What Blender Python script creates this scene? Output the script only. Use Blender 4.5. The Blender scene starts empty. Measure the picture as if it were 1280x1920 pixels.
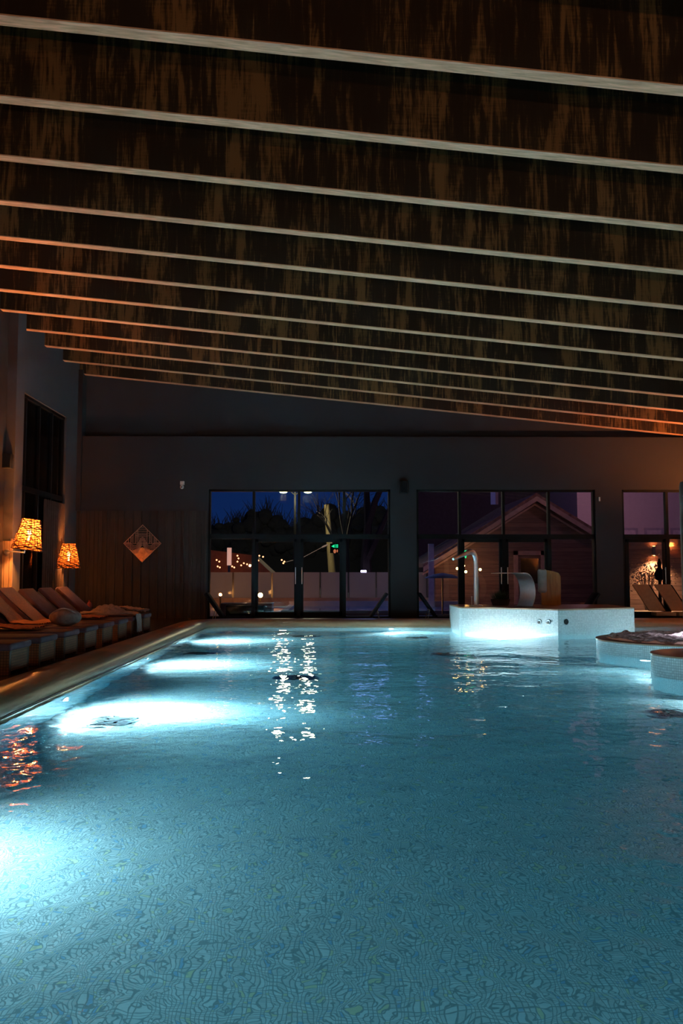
import bpy, bmesh, math, random
from mathutils import Vector, Matrix
random.seed(7)
R = math.radians; PI = math.pi
scene = bpy.context.scene
C = scene.collection

# ------------------------------------------------------------------ camera
F = 1600.0; EYE = Vector((0, 0, 1.25))
PITCH = math.atan(115 / F); YAW = math.atan(22 / F)
cd = bpy.data.cameras.new('camera'); cam = bpy.data.objects.new('camera', cd); C.objects.link(cam)
cam.location = EYE; cam.rotation_euler = (PI / 2 + PITCH, 0, -YAW)
cd.sensor_fit = 'VERTICAL'; cd.sensor_height = 36; cd.lens = 36 * F / 1920; cd.clip_end = 500
scene.camera = cam
CM = cam.rotation_euler.to_matrix()

def P(px, py, Y):
    """where the sight line through a point of the photo stands Y metres down the hall"""
    d = CM @ Vector(((px - 640) / F, (960 - py) / F, -1))
    return EYE + d * (Y / d.y)

# ------------------------------------------------------------------ helpers
class MB:
    def __init__(s): s.v = []; s.f = []; s.m = []; s.sm = []
    def add(s, vs, fs, m=0, smooth=False, M=None):
        b = len(s.v)
        s.v += [tuple(M @ Vector(v)) if M else tuple(v) for v in vs]
        for f in fs: s.f.append(tuple(b + i for i in f)); s.m.append(m); s.sm.append(smooth)
        return s
    def box(s, x0, x1, y0, y1, z0, z1, m=0, M=None):
        vs = [(x, y, z) for x in (x0, x1) for y in (y0, y1) for z in (z0, z1)]
        return s.add(vs, [(0, 1, 3, 2), (4, 6, 7, 5), (0, 4, 5, 1), (2, 3, 7, 6), (0, 2, 6, 4), (1, 5, 7, 3)], m, False, M)
    def rbox(s, x0, x1, y0, y1, z0, z1, r, seg=3, m=0, M=None):
        bm = bmesh.new(); bmesh.ops.create_cube(bm, size=1)
        for v in bm.verts:
            v.co = Vector(((x0 + x1) / 2 + v.co.x * (x1 - x0), (y0 + y1) / 2 + v.co.y * (y1 - y0), (z0 + z1) / 2 + v.co.z * (z1 - z0)))
        bmesh.ops.bevel(bm, geom=list(bm.edges), offset=r, segments=seg, affect='EDGES', profile=.5)
        bm.verts.index_update()
        s.add([v.co.copy() for v in bm.verts], [[v.index for v in f.verts] for f in bm.faces], m, True, M); bm.free()
        return s
    def tube(s, pts, rad, n=8, m=0, M=None, cap=True):
        pts = [Vector(p) for p in pts]
        if not isinstance(rad, (list, tuple)): rad = [rad] * len(pts)
        vs = []; fs = []; up = None
        for i, p in enumerate(pts):
            t = (pts[min(i + 1, len(pts) - 1)] - pts[max(i - 1, 0)]).normalized()
            if up is None: up = Vector((0, 0, 1)) if abs(t.z) < .9 else Vector((1, 0, 0))
            a = t.cross(up).normalized(); b = a.cross(t).normalized(); up = b
            for k in range(n):
                an = 2 * PI * k / n; vs.append(p + (a * math.cos(an) + b * math.sin(an)) * rad[i])
        for i in range(len(pts) - 1):
            for k in range(n):
                fs.append((i * n + k, i * n + (k + 1) % n, (i + 1) * n + (k + 1) % n, (i + 1) * n + k))
        if cap: fs.append(tuple(range(n))[::-1]); fs.append(tuple((len(pts) - 1) * n + k for k in range(n)))
        return s.add(vs, fs, m, True, M)
    def lathe(s, prof, n=32, m=0, M=None, cap=True):
        vs = []; fs = []
        for r, z in prof:
            for k in range(n): vs.append((r * math.cos(2 * PI * k / n), r * math.sin(2 * PI * k / n), z))
        for i in range(len(prof) - 1):
            for k in range(n): fs.append((i * n + k, i * n + (k + 1) % n, (i + 1) * n + (k + 1) % n, (i + 1) * n + k))
        if cap and prof[0][0] > 1e-4: fs.append(tuple(range(n))[::-1])
        if cap and prof[-1][0] > 1e-4: fs.append(tuple((len(prof) - 1) * n + k for k in range(n)))
        return s.add(vs, fs, m, True, M)
    def prism(s, poly, z0, z1, m=0, M=None, mt=None):
        n = len(poly)
        s.add([(x, y, z0) for x, y in poly] + [(x, y, z1) for x, y in poly],
              [(i, (i + 1) % n, n + (i + 1) % n, n + i) for i in range(n)] + [tuple(range(n))[::-1]], m, False, M)
        return s.add([(x, y, z1) for x, y in poly], [tuple(range(n))], m if mt is None else mt, False, M)
    def grid(s, nu, nv, fn, m=0, smooth=True, M=None):
        vs = [fn(i / (nu - 1), j / (nv - 1)) for i in range(nu) for j in range(nv)]
        fs = [(i * nv + j, (i + 1) * nv + j, (i + 1) * nv + j + 1, i * nv + j + 1) for i in range(nu - 1) for j in range(nv - 1)]
        return s.add(vs, fs, m, smooth, M)
    def sphere(s, c, r, n=12, m=0, sc=(1, 1, 1), M=None):
        pr = [(max(1e-5, math.sin(PI * i / (n // 2 + 2)) * 1.0), -math.cos(PI * i / (n // 2 + 2))) for i in range(n // 2 + 3)]
        T = Matrix.Translation(Vector(c)) @ Matrix.Diagonal((r * sc[0], r * sc[1], r * sc[2], 1))
        return s.lathe(pr, n, m, (M @ T) if M else T)
    def build(s, name, mats, parent=None, loc=None, sharp=None):
        me = bpy.data.meshes.new(name); me.from_pydata([tuple(v) for v in s.v], [], s.f)
        if not isinstance(mats, (list, tuple)): mats = [mats]
        for mm in mats: me.materials.append(mm)
        me.polygons.foreach_set('material_index', s.m); me.polygons.foreach_set('use_smooth', s.sm)
        bm = bmesh.new(); bm.from_mesh(me); bmesh.ops.recalc_face_normals(bm, faces=bm.faces); bm.to_mesh(me); bm.free()
        me.update()
        if sharp is None: sharp = 40
        try: me.set_sharp_from_angle(angle=R(sharp))
        except Exception: pass
        o = bpy.data.objects.new(name, me); C.objects.link(o)
        if parent: o.parent = parent
        if loc is not None: o.location = loc
        return o

def tag(o, label, cat, group=None, kind=None):
    o['label'] = label; o['category'] = cat
    if group: o['group'] = group
    if kind: o['kind'] = kind
    return o
def thing(name, label, cat, loc=(0, 0, 0), rz=0, group=None):
    o = bpy.data.objects.new(name, None); C.objects.link(o); o.location = loc; o.rotation_euler = (0, 0, rz)
    o.empty_display_size = .1
    return tag(o, label, cat, group)
def struct(o): o['kind'] = 'structure'; return o
def sempty(name, loc=(0, 0, 0)):
    o = bpy.data.objects.new(name, None); C.objects.link(o); o.location = loc; return struct(o)
def copy_tree(o, parent=None):
    c = o.copy(); C.objects.link(c); c.parent = parent
    for ch in [x for x in C.objects if x.parent == o]: copy_tree(ch, c)
    return c

# ------------------------------------------------------------------ materials
def mat(name):
    m = bpy.data.materials.new(name); m.use_nodes = True; nt = m.node_tree
    return m, nt, nt.nodes['Principled BSDF']
def N(nt, t, **kw):
    n = nt.nodes.new(t)
    for k, v in kw.items(): setattr(n, k, v)
    return n
def coords(nt, scale=(1, 1, 1), rot=(0, 0, 0), kind='Object'):
    tc = N(nt, 'ShaderNodeTexCoord'); mp = N(nt, 'ShaderNodeMapping')
    mp.inputs['Scale'].default_value = scale; mp.inputs['Rotation'].default_value = rot
    nt.links.new(tc.outputs[kind], mp.inputs['Vector']); return mp.outputs['Vector']
def noise(nt, vec, scale, detail=3, rough=.55, dist=0):
    n = N(nt, 'ShaderNodeTexNoise'); n.inputs['Scale'].default_value = scale; n.inputs['Detail'].default_value = detail
    n.inputs['Roughness'].default_value = rough; n.inputs['Distortion'].default_value = dist
    nt.links.new(vec, n.inputs['Vector']); return n.outputs['Fac']
def ramp(nt, fac, stops):
    r = N(nt, 'ShaderNodeValToRGB'); e = r.color_ramp.elements
    while len(e) < len(stops): e.new(.5)
    for i, (p, c) in enumerate(stops): e[i].position = p; e[i].color = (c[0], c[1], c[2], 1)
    nt.links.new(fac, r.inputs['Fac']); return r.outputs['Color']
def bump(nt, h, bs, strength=.3, dist=.02):
    b = N(nt, 'ShaderNodeBump'); b.inputs['Strength'].default_value = strength; b.inputs['Distance'].default_value = dist
    nt.links.new(h, b.inputs['Height']); nt.links.new(b.outputs['Normal'], bs.inputs['Normal'])
def simple(name, col, rough=.5, metal=0, var=.15, scale=6, bmp=.1, spec=None):
    m, nt, bs = mat(name); v = coords(nt)
    f = noise(nt, v, scale, 4)
    c = ramp(nt, f, [(.3, [x * (1 - var) for x in col]), (.7, [min(1, x * (1 + var)) for x in col])])
    nt.links.new(c, bs.inputs['Base Color']); bs.inputs['Roughness'].default_value = rough; bs.inputs['Metallic'].default_value = metal
    if spec is not None: bs.inputs['Specular IOR Level'].default_value = spec
    if bmp: bump(nt, f, bs, bmp, .01)
    return m
def emit(name, col, st):
    m, nt, bs = mat(name); bs.inputs['Base Color'].default_value = (*col, 1)
    v = coords(nt); f = noise(nt, v, 3); c = ramp(nt, f, [(0, col), (1, [min(1, x * 1.05) for x in col])])
    nt.links.new(c, bs.inputs['Emission Color']); bs.inputs['Emission Strength'].default_value = st
    return m
def mosaic(name, col, grout, size, rough=.25, var=.12, gw=.08, plane='XY', blotch=None):
    m, nt, bs = mat(name)
    tc = N(nt, 'ShaderNodeTexCoord'); sep = N(nt, 'ShaderNodeSeparateXYZ'); nt.links.new(tc.outputs['Object'], sep.inputs[0])
    def line(axis):
        a = N(nt, 'ShaderNodeMath', operation='DIVIDE'); nt.links.new(sep.outputs[axis], a.inputs[0]); a.inputs[1].default_value = size
        fr = N(nt, 'ShaderNodeMath', operation='FRACT'); nt.links.new(a.outputs[0], fr.inputs[0])
        s = N(nt, 'ShaderNodeMath', operation='SUBTRACT'); nt.links.new(fr.outputs[0], s.inputs[0]); s.inputs[1].default_value = .5
        ab = N(nt, 'ShaderNodeMath', operation='ABSOLUTE'); nt.links.new(s.outputs[0], ab.inputs[0])
        g = N(nt, 'ShaderNodeMapRange'); g.inputs['From Min'].default_value = .5 - gw; g.inputs['From Max'].default_value = .5 - gw * .45
        nt.links.new(ab.outputs[0], g.inputs['Value'])
        fl = N(nt, 'ShaderNodeMath', operation='FLOOR'); nt.links.new(a.outputs[0], fl.inputs[0]); return g.outputs[0], fl.outputs[0]
    if plane == 'U':      # side wall measured round its outline (uses the UV map)
        nt.links.new(tc.outputs['UV'], sep.inputs[0]); ax = ('X', 'Y')
    else: ax = (plane[0], plane[1])
    g1, f1 = line(ax[0]); g2, f2 = line(ax[1])
    mx = N(nt, 'ShaderNodeMath', operation='MAXIMUM'); nt.links.new(g1, mx.inputs[0]); nt.links.new(g2, mx.inputs[1])
    cb = N(nt, 'ShaderNodeCombineXYZ'); nt.links.new(f1, cb.inputs[0]); nt.links.new(f2, cb.inputs[1])
    wn = N(nt, 'ShaderNodeTexWhiteNoise'); nt.links.new(cb.outputs[0], wn.inputs['Vector'])
    lo = [x * (1 - var) for x in col]; hi = [min(1, x * (1 + var)) for x in col]
    stops = [(0, lo), (1, hi)]
    if blotch: stops = [(0, lo), (.9, hi), (.91, blotch[0]), (.955, blotch[0]), (.96, blotch[1])]
    tcn = ramp(nt, wn.outputs['Value'], stops)
    mix = N(nt, 'ShaderNodeMix', data_type='RGBA'); nt.links.new(mx.outputs[0], mix.inputs['Factor'])
    nt.links.new(tcn, mix.inputs['A']); mix.inputs['B'].default_value = (*grout, 1)
    nt.links.new(mix.outputs['Result'], bs.inputs['Base Color']); bs.inputs['Roughness'].default_value = rough
    inv = N(nt, 'ShaderNodeMath', operation='SUBTRACT'); inv.inputs[0].default_value = 1; nt.links.new(mx.outputs[0], inv.inputs[1])
    bump(nt, inv.outputs[0], bs, .25, .002)
    return m

def beam_side():
    m, nt, bs = mat('stained_beam_side')
    oi = N(nt, 'ShaderNodeObjectInfo'); tc = N(nt, 'ShaderNodeTexCoord'); ad = N(nt, 'ShaderNodeVectorMath', operation='ADD')
    ml = N(nt, 'ShaderNodeVectorMath', operation='SCALE'); ml.inputs['Scale'].default_value = 37
    cb = N(nt, 'ShaderNodeCombineXYZ'); nt.links.new(oi.outputs['Random'], cb.inputs[0]); nt.links.new(oi.outputs['Random'], cb.inputs[1])
    nt.links.new(cb.outputs[0], ml.inputs[0]); nt.links.new(tc.outputs['Object'], ad.inputs[0]); nt.links.new(ml.outputs[0], ad.inputs[1])
    def mp(sc):
        q = N(nt, 'ShaderNodeMapping'); q.inputs['Scale'].default_value = sc; nt.links.new(ad.outputs[0], q.inputs['Vector']); return q.outputs['Vector']
    big = noise(nt, mp((2.2, 1, .45)), 1.0, 3, .6, .3)
    st = noise(nt, mp((11, 1, .8)), 1.6, 6, .70, .5)
    fine = noise(nt, mp((3, 1, 42)), 1.2, 3, .6)
    a = N(nt, 'ShaderNodeMath', operation='MULTIPLY_ADD'); nt.links.new(big, a.inputs[0]); a.inputs[1].default_value = 1.15; nt.links.new(st, a.inputs[2])
    b = N(nt, 'ShaderNodeMath', operation='MULTIPLY_ADD'); nt.links.new(fine, b.inputs[0]); b.inputs[1].default_value = .16; nt.links.new(a.outputs[0], b.inputs[2])
    mr = N(nt, 'ShaderNodeMapRange'); mr.inputs['From Min'].default_value = 1.06; mr.inputs['From Max'].default_value = 1.30
    nt.links.new(b.outputs[0], mr.inputs['Value'])
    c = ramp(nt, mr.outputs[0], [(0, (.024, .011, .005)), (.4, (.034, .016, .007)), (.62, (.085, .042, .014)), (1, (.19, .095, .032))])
    nt.links.new(c, bs.inputs['Base Color']); bs.inputs['Roughness'].default_value = .6; bs.inputs['Specular IOR Level'].default_value = .25
    bump(nt, fine, bs, .15, .003)
    return m
def wood(name, c0, c1, sc=(1, 10, 10), s=3, rough=.6):
    m, nt, bs = mat(name); v = coords(nt, sc); f = noise(nt, v, s, 5, .6, .4)
    c = ramp(nt, f, [(.3, c0), (.5, [(a + b) / 2 for a, b in zip(c0, c1)]), (.7, c1)])
    nt.links.new(c, bs.inputs['Base Color']); bs.inputs['Roughness'].default_value = rough; bump(nt, f, bs, .2, .004); return m
def planks(name, c0, c1, size, axis='Z', rough=.7):
    """boards running along the wall, split every `size` metres on one axis"""
    m, nt, bs = mat(name); tc = N(nt, 'ShaderNodeTexCoord'); sep = N(nt, 'ShaderNodeSeparateXYZ'); nt.links.new(tc.outputs['Object'], sep.inputs[0])
    a = N(nt, 'ShaderNodeMath', operation='DIVIDE'); nt.links.new(sep.outputs[axis], a.inputs[0]); a.inputs[1].default_value = size
    fr = N(nt, 'ShaderNodeMath', operation='FRACT'); nt.links.new(a.outputs[0], fr.inputs[0])
    fl = N(nt, 'ShaderNodeMath', operation='FLOOR'); nt.links.new(a.outputs[0], fl.inputs[0])
    wn = N(nt, 'ShaderNodeTexWhiteNoise', noise_dimensions='1D'); nt.links.new(fl.outputs[0], wn.inputs['W'])
    v = coords(nt, (1, 1, 8) if axis == 'Z' else (8, 1, 1)); f = noise(nt, v, 2.5, 5, .6)
    s2 = N(nt, 'ShaderNodeMath', operation='MULTIPLY_ADD'); nt.links.new(wn.outputs['Value'], s2.inputs[0]); s2.inputs[1].default_value = .35; nt.links.new(f, s2.inputs[2])
    c = ramp(nt, s2.outputs[0], [(.4, c0), (.95, c1)])
    gr = N(nt, 'ShaderNodeMapRange'); gr.inputs['From Min'].default_value = 0; gr.inputs['From Max'].default_value = .09; nt.links.new(fr.outputs[0], gr.inputs['Value'])
    mix = N(nt, 'ShaderNodeMix', data_type='RGBA'); nt.links.new(gr.outputs[0], mix.inputs['Factor'])
    mix.inputs['A'].default_value = (*[x * .3 for x in c0], 1); nt.links.new(c, mix.inputs['B'])
    nt.links.new(mix.outputs['Result'], bs.inputs['Base Color']); bs.inputs['Roughness'].default_value = rough
    bump(nt, gr.outputs[0], bs, .5, .01); return m
def glass(name, tint=(1, 1, 1), frost=0.0):
    m, nt, bs = mat(name); out = nt.nodes['Material Output']; nt.nodes.remove(bs)
    tr = N(nt, 'ShaderNodeBsdfTransparent'); tr.inputs['Color'].default_value = (*tint, 1)
    gl = N(nt, 'ShaderNodeBsdfGlossy'); gl.inputs['Roughness'].default_value = .01
    fr = N(nt, 'ShaderNodeFresnel'); fr.inputs['IOR'].default_value = 1.5
    v = coords(nt); f = noise(nt, v, .8, 1); b = N(nt, 'ShaderNodeBump'); b.inputs['Strength'].default_value = .02; nt.links.new(f, b.inputs['Height'])
    nt.links.new(b.outputs['Normal'], gl.inputs['Normal'])
    mx = N(nt, 'ShaderNodeMixShader'); nt.links.new(fr.outputs[0], mx.inputs[0]); nt.links.new(tr.outputs[0], mx.inputs[1]); nt.links.new(gl.outputs[0], mx.inputs[2])
    last = mx
    if frost:
        df = N(nt, 'ShaderNodeBsdfDiffuse'); df.inputs['Color'].default_value = (.75, .75, .78, 1)
        tl = N(nt, 'ShaderNodeBsdfTranslucent'); tl.inputs['Color'].default_value = (.75, .75, .78, 1)
        m3 = N(nt, 'ShaderNodeMixShader'); m3.inputs[0].default_value = .6; nt.links.new(df.outputs[0], m3.inputs[1]); nt.links.new(tl.outputs[0], m3.inputs[2])
        m2 = N(nt, 'ShaderNodeMixShader'); m2.inputs[0].default_value = frost; nt.links.new(mx.outputs[0], m2.inputs[1]); nt.links.new(m3.outputs[0], m2.inputs[2]); last = m2
    nt.links.new(last.outputs[0], out.inputs['Surface']); return m
def water(name, absorb, dens, fine=.5):
    m, nt, bs = mat(name); out = nt.nodes['Material Output']; nt.nodes.remove(bs)
    g = N(nt, 'ShaderNodeBsdfGlass'); g.inputs['IOR'].default_value = 1.33; g.inputs['Roughness'].default_value = 0
    v = coords(nt, (1, .8, 1)); f1 = noise(nt, v, 7.5, 1, .4, .3); f2 = noise(nt, coords(nt, (1, .75, 1), (0, 0, .5)), 2.6, 1, .4, .3)
    a = N(nt, 'ShaderNodeMath', operation='MULTIPLY_ADD'); nt.links.new(f2, a.inputs[0]); a.inputs[1].default_value = 1.6; nt.links.new(f1, a.inputs[2])
    b = N(nt, 'ShaderNodeBump'); b.inputs['Strength'].default_value = fine; b.inputs['Distance'].default_value = .02
    nt.links.new(a.outputs[0], b.inputs['Height']); nt.links.new(b.outputs['Normal'], g.inputs['Normal'])
    nt.links.new(g.outputs[0], out.inputs['Surface'])
    if dens:
        va = N(nt, 'ShaderNodeVolumeAbsorption'); va.inputs['Color'].default_value = (*absorb, 1); va.inputs['Density'].default_value = dens
        nt.links.new(va.outputs[0], out.inputs['Volume'])
    return m
def wicker_glow():
    m, nt, bs = mat('woven_shade'); out = nt.nodes['Material Output']; nt.nodes.remove(bs)
    v1 = coords(nt, (1, 1, 5)); f1 = noise(nt, v1, 14, 3, .6, 1.2)
    v2 = coords(nt, (5, 5, 1)); f2 = noise(nt, v2, 12, 3, .6, 1.0)
    mx = N(nt, 'ShaderNodeMath', operation='MINIMUM'); nt.links.new(f1, mx.inputs[0]); nt.links.new(f2, mx.inputs[1])
    c = ramp(nt, mx.outputs[0], [(.36, (.05, .014, .004)), (.47, (.3, .10, .026))])
    al = ramp(nt, mx.outputs[0], [(.43, (0, 0, 0)), (.50, (.6, .6, .6))])
    df = N(nt, 'ShaderNodeBsdfDiffuse'); tl = N(nt, 'ShaderNodeBsdfTranslucent'); nt.links.new(c, df.inputs['Color']); nt.links.new(c, tl.inputs['Color'])
    tr = N(nt, 'ShaderNodeBsdfTransparent'); m1 = N(nt, 'ShaderNodeMixShader'); m1.inputs[0].default_value = .55
    nt.links.new(df.outputs[0], m1.inputs[1]); nt.links.new(tl.outputs[0], m1.inputs[2])
    m2 = N(nt, 'ShaderNodeMixShader'); nt.links.new(al, m2.inputs[0]); nt.links.new(m1.outputs[0], m2.inputs[1]); nt.links.new(tr.outputs[0], m2.inputs[2])
    nt.links.new(m2.outputs[0], out.inputs['Surface']); return m

WALL = simple('charcoal_paint', (.019, .0165, .0195), .75, var=.08, scale=1.5, bmp=.03)
WALL_U = simple('upper_wall_paint', (.025, .024, .029), .8, var=.05, scale=1.2, bmp=.03)
WALLL = simple('grey_side_wall_paint', (.062, .058, .066), .8, var=.05, scale=1.5, bmp=.03)
BOARDS = planks('dark_vertical_boards', (.018, .012, .011), (.04, .026, .02), .22, 'X')
PIER = planks('pale_timber_pier', (.2, .13, .08), (.34, .24, .15), .11, 'X')
DECK = simple('wet_brown_deck_tile', (.09, .055, .04), .22, var=.25, scale=5, bmp=.25)
ROOF = simple('roof_deck_boards', (.03, .016, .009), .8)
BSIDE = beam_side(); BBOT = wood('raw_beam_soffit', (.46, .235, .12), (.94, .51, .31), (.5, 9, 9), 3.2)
RIM = simple('beige_pool_rim', (.5, .27, .15), .32, var=.06, scale=9, bmp=.03)
TILE = mosaic('pool_floor_mosaic', (.57, .68, .71), (.28, .38, .41), .026, var=.10, gw=.15, blotch=((.30, .52, .72), (.62, .68, .5)))
TILEW = mosaic('pool_wall_mosaic', (.66, .76, .78), (.3, .42, .46), .036, plane='U')
PTILE = mosaic('white_mosaic', (.82, .83, .82), (.45, .47, .47), .034, plane='U', gw=.1)
PTOP = simple('platform_top_plaster', (.5, .3, .19), .25, var=.06, bmp=.03)
BLACK = simple('black_aluminium', (.006, .006, .007), .6, var=.1, bmp=0, spec=.15)
BLACKP = simple('black_plastic', (.014, .014, .014), .5, bmp=0)
GLASS = glass('window_glass', (.96, .97, 1)); FROST = glass('frosted_glass', (.8, .8, .85), .72)
CHROME = simple('brushed_steel', (.8, .82, .84), .34, 1, var=.05, scale=20, bmp=.02)
CHROMED = simple('dark_steel', (.2, .21, .22), .3, 1, var=.05, bmp=.02)
WHITE = simple('white_plastic', (.6, .58, .58), .4, bmp=0)
LENS = emit('underwater_lens', (.85, .96, 1), 14)
BULB = emit('warm_bulb', (1, .55, .2), 28)
SHADE = wicker_glow(); STRAND = simple('wicker_strand', (.05, .018, .006), .8)
CUSH = simple('plum_cushion', (.13, .065, .08), .9, var=.15, scale=12)
CUSHB = simple('tan_cushion', (.34, .19, .10), .9, var=.1, scale=12)
WICK = mosaic('woven_panel', (.3, .125, .05), (.1, .05, .025), .035, rough=.8, plane='XZ', gw=.14)
WICKY = mosaic('woven_end_panel', (.3, .125, .05), (.1, .05, .025), .035, rough=.8, plane='YZ', gw=.14)
FRAME = simple('lounger_frame', (.3, .26, .22), .5, .3)
TOWO = simple('terry_towel', (.85, .32, .15), .95, var=.12, scale=30, bmp=.5)
TOWP = simple('dusky_towel', (.38, .24, .2), .95, var=.2, scale=25, bmp=.5)
TOWR = simple('red_towel', (.42, .12, .07), .95, var=.2, scale=25, bmp=.5)
LBLACK = simple('dark_lounger', (.006, .006, .009), .8, spec=.1)
COPPER = simple('copper_sheet', (.6, .26, .1), .4, .5, var=.35, scale=9, bmp=.4)
COPPERB = simple('copper_line', (.5, .24, .16), .45, .3, var=.2)
LEAF = simple('dark_leaf', (.03, .06, .025), .6); POT = simple('dark_pot', (.03, .025, .02), .6)
AMBER = wood('amber_wood', (.35, .16, .04), (.55, .28, .08), (9, 9, 1), 2.5, .45)
GREYC = simple('grey_cushion', (.4, .42, .4), .9)
WATER = water('pool_water', (.17, .82, .935), .28, .40)
OWATER = water('outdoor_water', (.3, .8, .9), 0, .3)
FOAM, nt_, bs_ = mat('water_foam'); nt_.nodes.remove(bs_)
_d = N(nt_, 'ShaderNodeBsdfDiffuse'); _t = N(nt_, 'ShaderNodeBsdfTranslucent'); _m = N(nt_, 'ShaderNodeMixShader'); _m.inputs[0].default_value = .55
_c = ramp(nt_, noise(nt_, coords(nt_), 14, 3), [(.35, (.35, .33, .36)), (.6, (.95, .94, .96))])
for _x in (_d, _t): nt_.links.new(_c, _x.inputs['Color'])
nt_.links.new(_d.outputs[0], _m.inputs[1]); nt_.links.new(_t.outputs[0], _m.inputs[2]); nt_.links.new(_m.outputs[0], nt_.nodes['Material Output'].inputs['Surface'])
SNOW = simple('snowy_terrace', (.3, .3, .36), .7, var=.3, scale=1.2)
STONE = simple('terrace_stone', (.3, .2, .17), .7, var=.3, scale=3)
PLANKH = planks('house_planks', (.13, .09, .11), (.24, .16, .18), .16)
TRIM = simple('house_trim', (.42, .3, .36), .6); ROOFT = simple('house_roof', (.22, .13, .15), .7, var=.5, scale=6, bmp=.6)
PLAST = simple('pale_house_plaster', (.66, .46, .5), .8, var=.05); DARKG = simple('dark_window', (.01, .01, .015), .1)
BARK = simple('bark', (.05, .04, .045), .9); POLE = wood('utility_pole_wood', (.25, .18, .09), (.42, .32, .16), (9, 9, 1), 2)
LAMPY = emit('street_lamp_glow', (1, .93, .5), 14); GREEN = emit('green_reflection_glow', (.02, 1, .35), 1.1); ORNG = emit('orange_reflection_glow', (1, .3, .12), .5)
LANT = emit('lantern_glow', (1, .42, .1), 60); FAIRY = emit('fairy_bulb', (1, .36, .14), 5); WLAMP = emit('wall_lamp_glow', (1, .55, .2), 40); WHITEL = emit('cold_lamp_glow', (.8, .72, 1), 5)
HEDGE = simple('night_hedge', (.015, .016, .02), .9)
DRAIN = simple('drain_grate', (.07, .11, .14), .5)

def light(name, kind, loc, energy, col, size=.1, rot=None, parent=None, **kw):
    d = bpy.data.lights.new(name, kind); d.energy = energy; d.color = col
    if kind == 'AREA': d.size = size
    else: d.shadow_soft_size = size
    for k, v in kw.items(): setattr(d, k, v)
    o = bpy.data.objects.new(name, d); C.objects.link(o); o.location = loc
    if rot is not None: o.rotation_euler = rot
    if parent: o.parent = parent
    return o
def aim(v): return Vector(v).to_track_quat('-Z', 'Y').to_euler()

# ------------------------------------------------------------------ measures
LX, RX, NY, FY = -7.1, 14.0, -3.0, 24.0          # hall
WX0, WX1, WY0, WY1 = -3.14, 10.0, .9, 22.4       # water edge
WZ, FZ = -.15, -1.5
def roofz(x): return 6.2 - .1 * x

# ------------------------------------------------------------------ shell
W1, W2, W3 = (-3.42, 1.71), (2.445, 7.52), (8.28, 13.2); HEAD = 3.62
b = MB(); xs = [LX - .3, W1[0], W1[1], W2[0], W2[1], W3[0], W3[1], RX]
for i in (0, 2, 4, 6): b.box(xs[i], xs[i + 1], FY, FY + .35, -.3, HEAD)
b.box(LX - .3, RX, FY, FY + .35, HEAD, 5.12)
struct(b.build('wall_back', WALL))
b = MB(); b.add([(LX, FY + .28, 5.12), (RX, FY + .28, 5.12), (RX, FY + .28, roofz(RX) + 1.3), (LX, FY + .28, roofz(LX) + 1.3),
                 (LX, FY + .4, 5.12), (RX, FY + .4, 5.12), (RX, FY + .4, roofz(RX) + 1.3), (LX, FY + .4, roofz(LX) + 1.3)],
                [(0, 1, 2, 3), (7, 6, 5, 4), (0, 4, 5, 1), (3, 2, 6, 7), (0, 3, 7, 4), (1, 5, 6, 2)])
struct(b.build('wall_back_upper', WALL_U))
b = MB(); b.box(LX, -3.46, FY - .025, FY - .002, 0, 3.0)
for k in range(15): b.box(LX + .1 + k * .24, LX + .14 + k * .24, FY - .055, FY - .02, 0, 3.0)
struct(b.build('trim_1', BOARDS))
WL = (19.1, 22.9)
b = MB(); b.box(LX - .3, LX, NY, WL[0], -.3, 8.3); b.box(LX - .3, LX, WL[1], FY + .35, -.3, 8.3); b.box(LX - .3, LX, WL[0], WL[1], 5.45, 8.3)
struct(b.build('wall_left', WALLL))
b = MB(); b.box(LX, LX + .12, FY - .12, FY + .28, 3.0, 7.0); struct(b.build('trim_2', WALL))
b = MB(); b.box(RX, RX + .3, NY, FY + .35, -.3, 7); struct(b.build('wall_right', WALL))
b = MB(); b.box(LX - .3, RX + .3, NY - .3, NY, -.3, 8.3); struct(b.build('wall_front', WALL))
b = MB(); z = 1.15
b.add([(LX - .3, NY - .3, roofz(LX - .3) + z), (RX + .3, NY - .3, roofz(RX + .3) + z), (RX + .3, FY + .5, roofz(RX + .3) + z), (LX - .3, FY + .5, roofz(LX - .3) + z)], [(0, 1, 2, 3)])
b.add([(LX - .3, NY - .3, roofz(LX - .3) + z + .2), (RX + .3, NY - .3, roofz(RX + .3) + z + .2), (RX + .3, FY + .5, roofz(RX + .3) + z + .2), (LX - .3, FY + .5, roofz(LX - .3) + z + .2)], [(3, 2, 1, 0)])
struct(b.build('ceiling', ROOF))
b = MB()
b.box(LX, -3.5, NY, FY, -.12, 0); b.box(-3.5, RX, 22.75, FY, -.12, 0); b.box(-3.5, RX, NY, .55, -.12, 0); b.box(10.35, RX, .55, 22.75, -.12, 0)
b.box(-3.5, -3.2, 22.4, 22.75, -.12, -.001); b.box(LX, RX, FY, FY + .35, -.12, 0)
struct(b.build('floor', DECK))
# pier
b = MB(); b.box(LX, -6.88, 18.6, 19.1, 0, 7.1); b.box(LX + .0, -6.86, 18.57, 18.6, 0, 1.95, 1); b.box(-6.9, -6.86, 18.56, 19.1, 1.95, 2.0, 1)
struct(b.build('trim_3', [WALLL, PIER]))
b = MB(); b.box(LX, LX + .03, NY + .5, 18.56, 0, 7.3); struct(b.build('trim_4', BOARDS))

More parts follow.
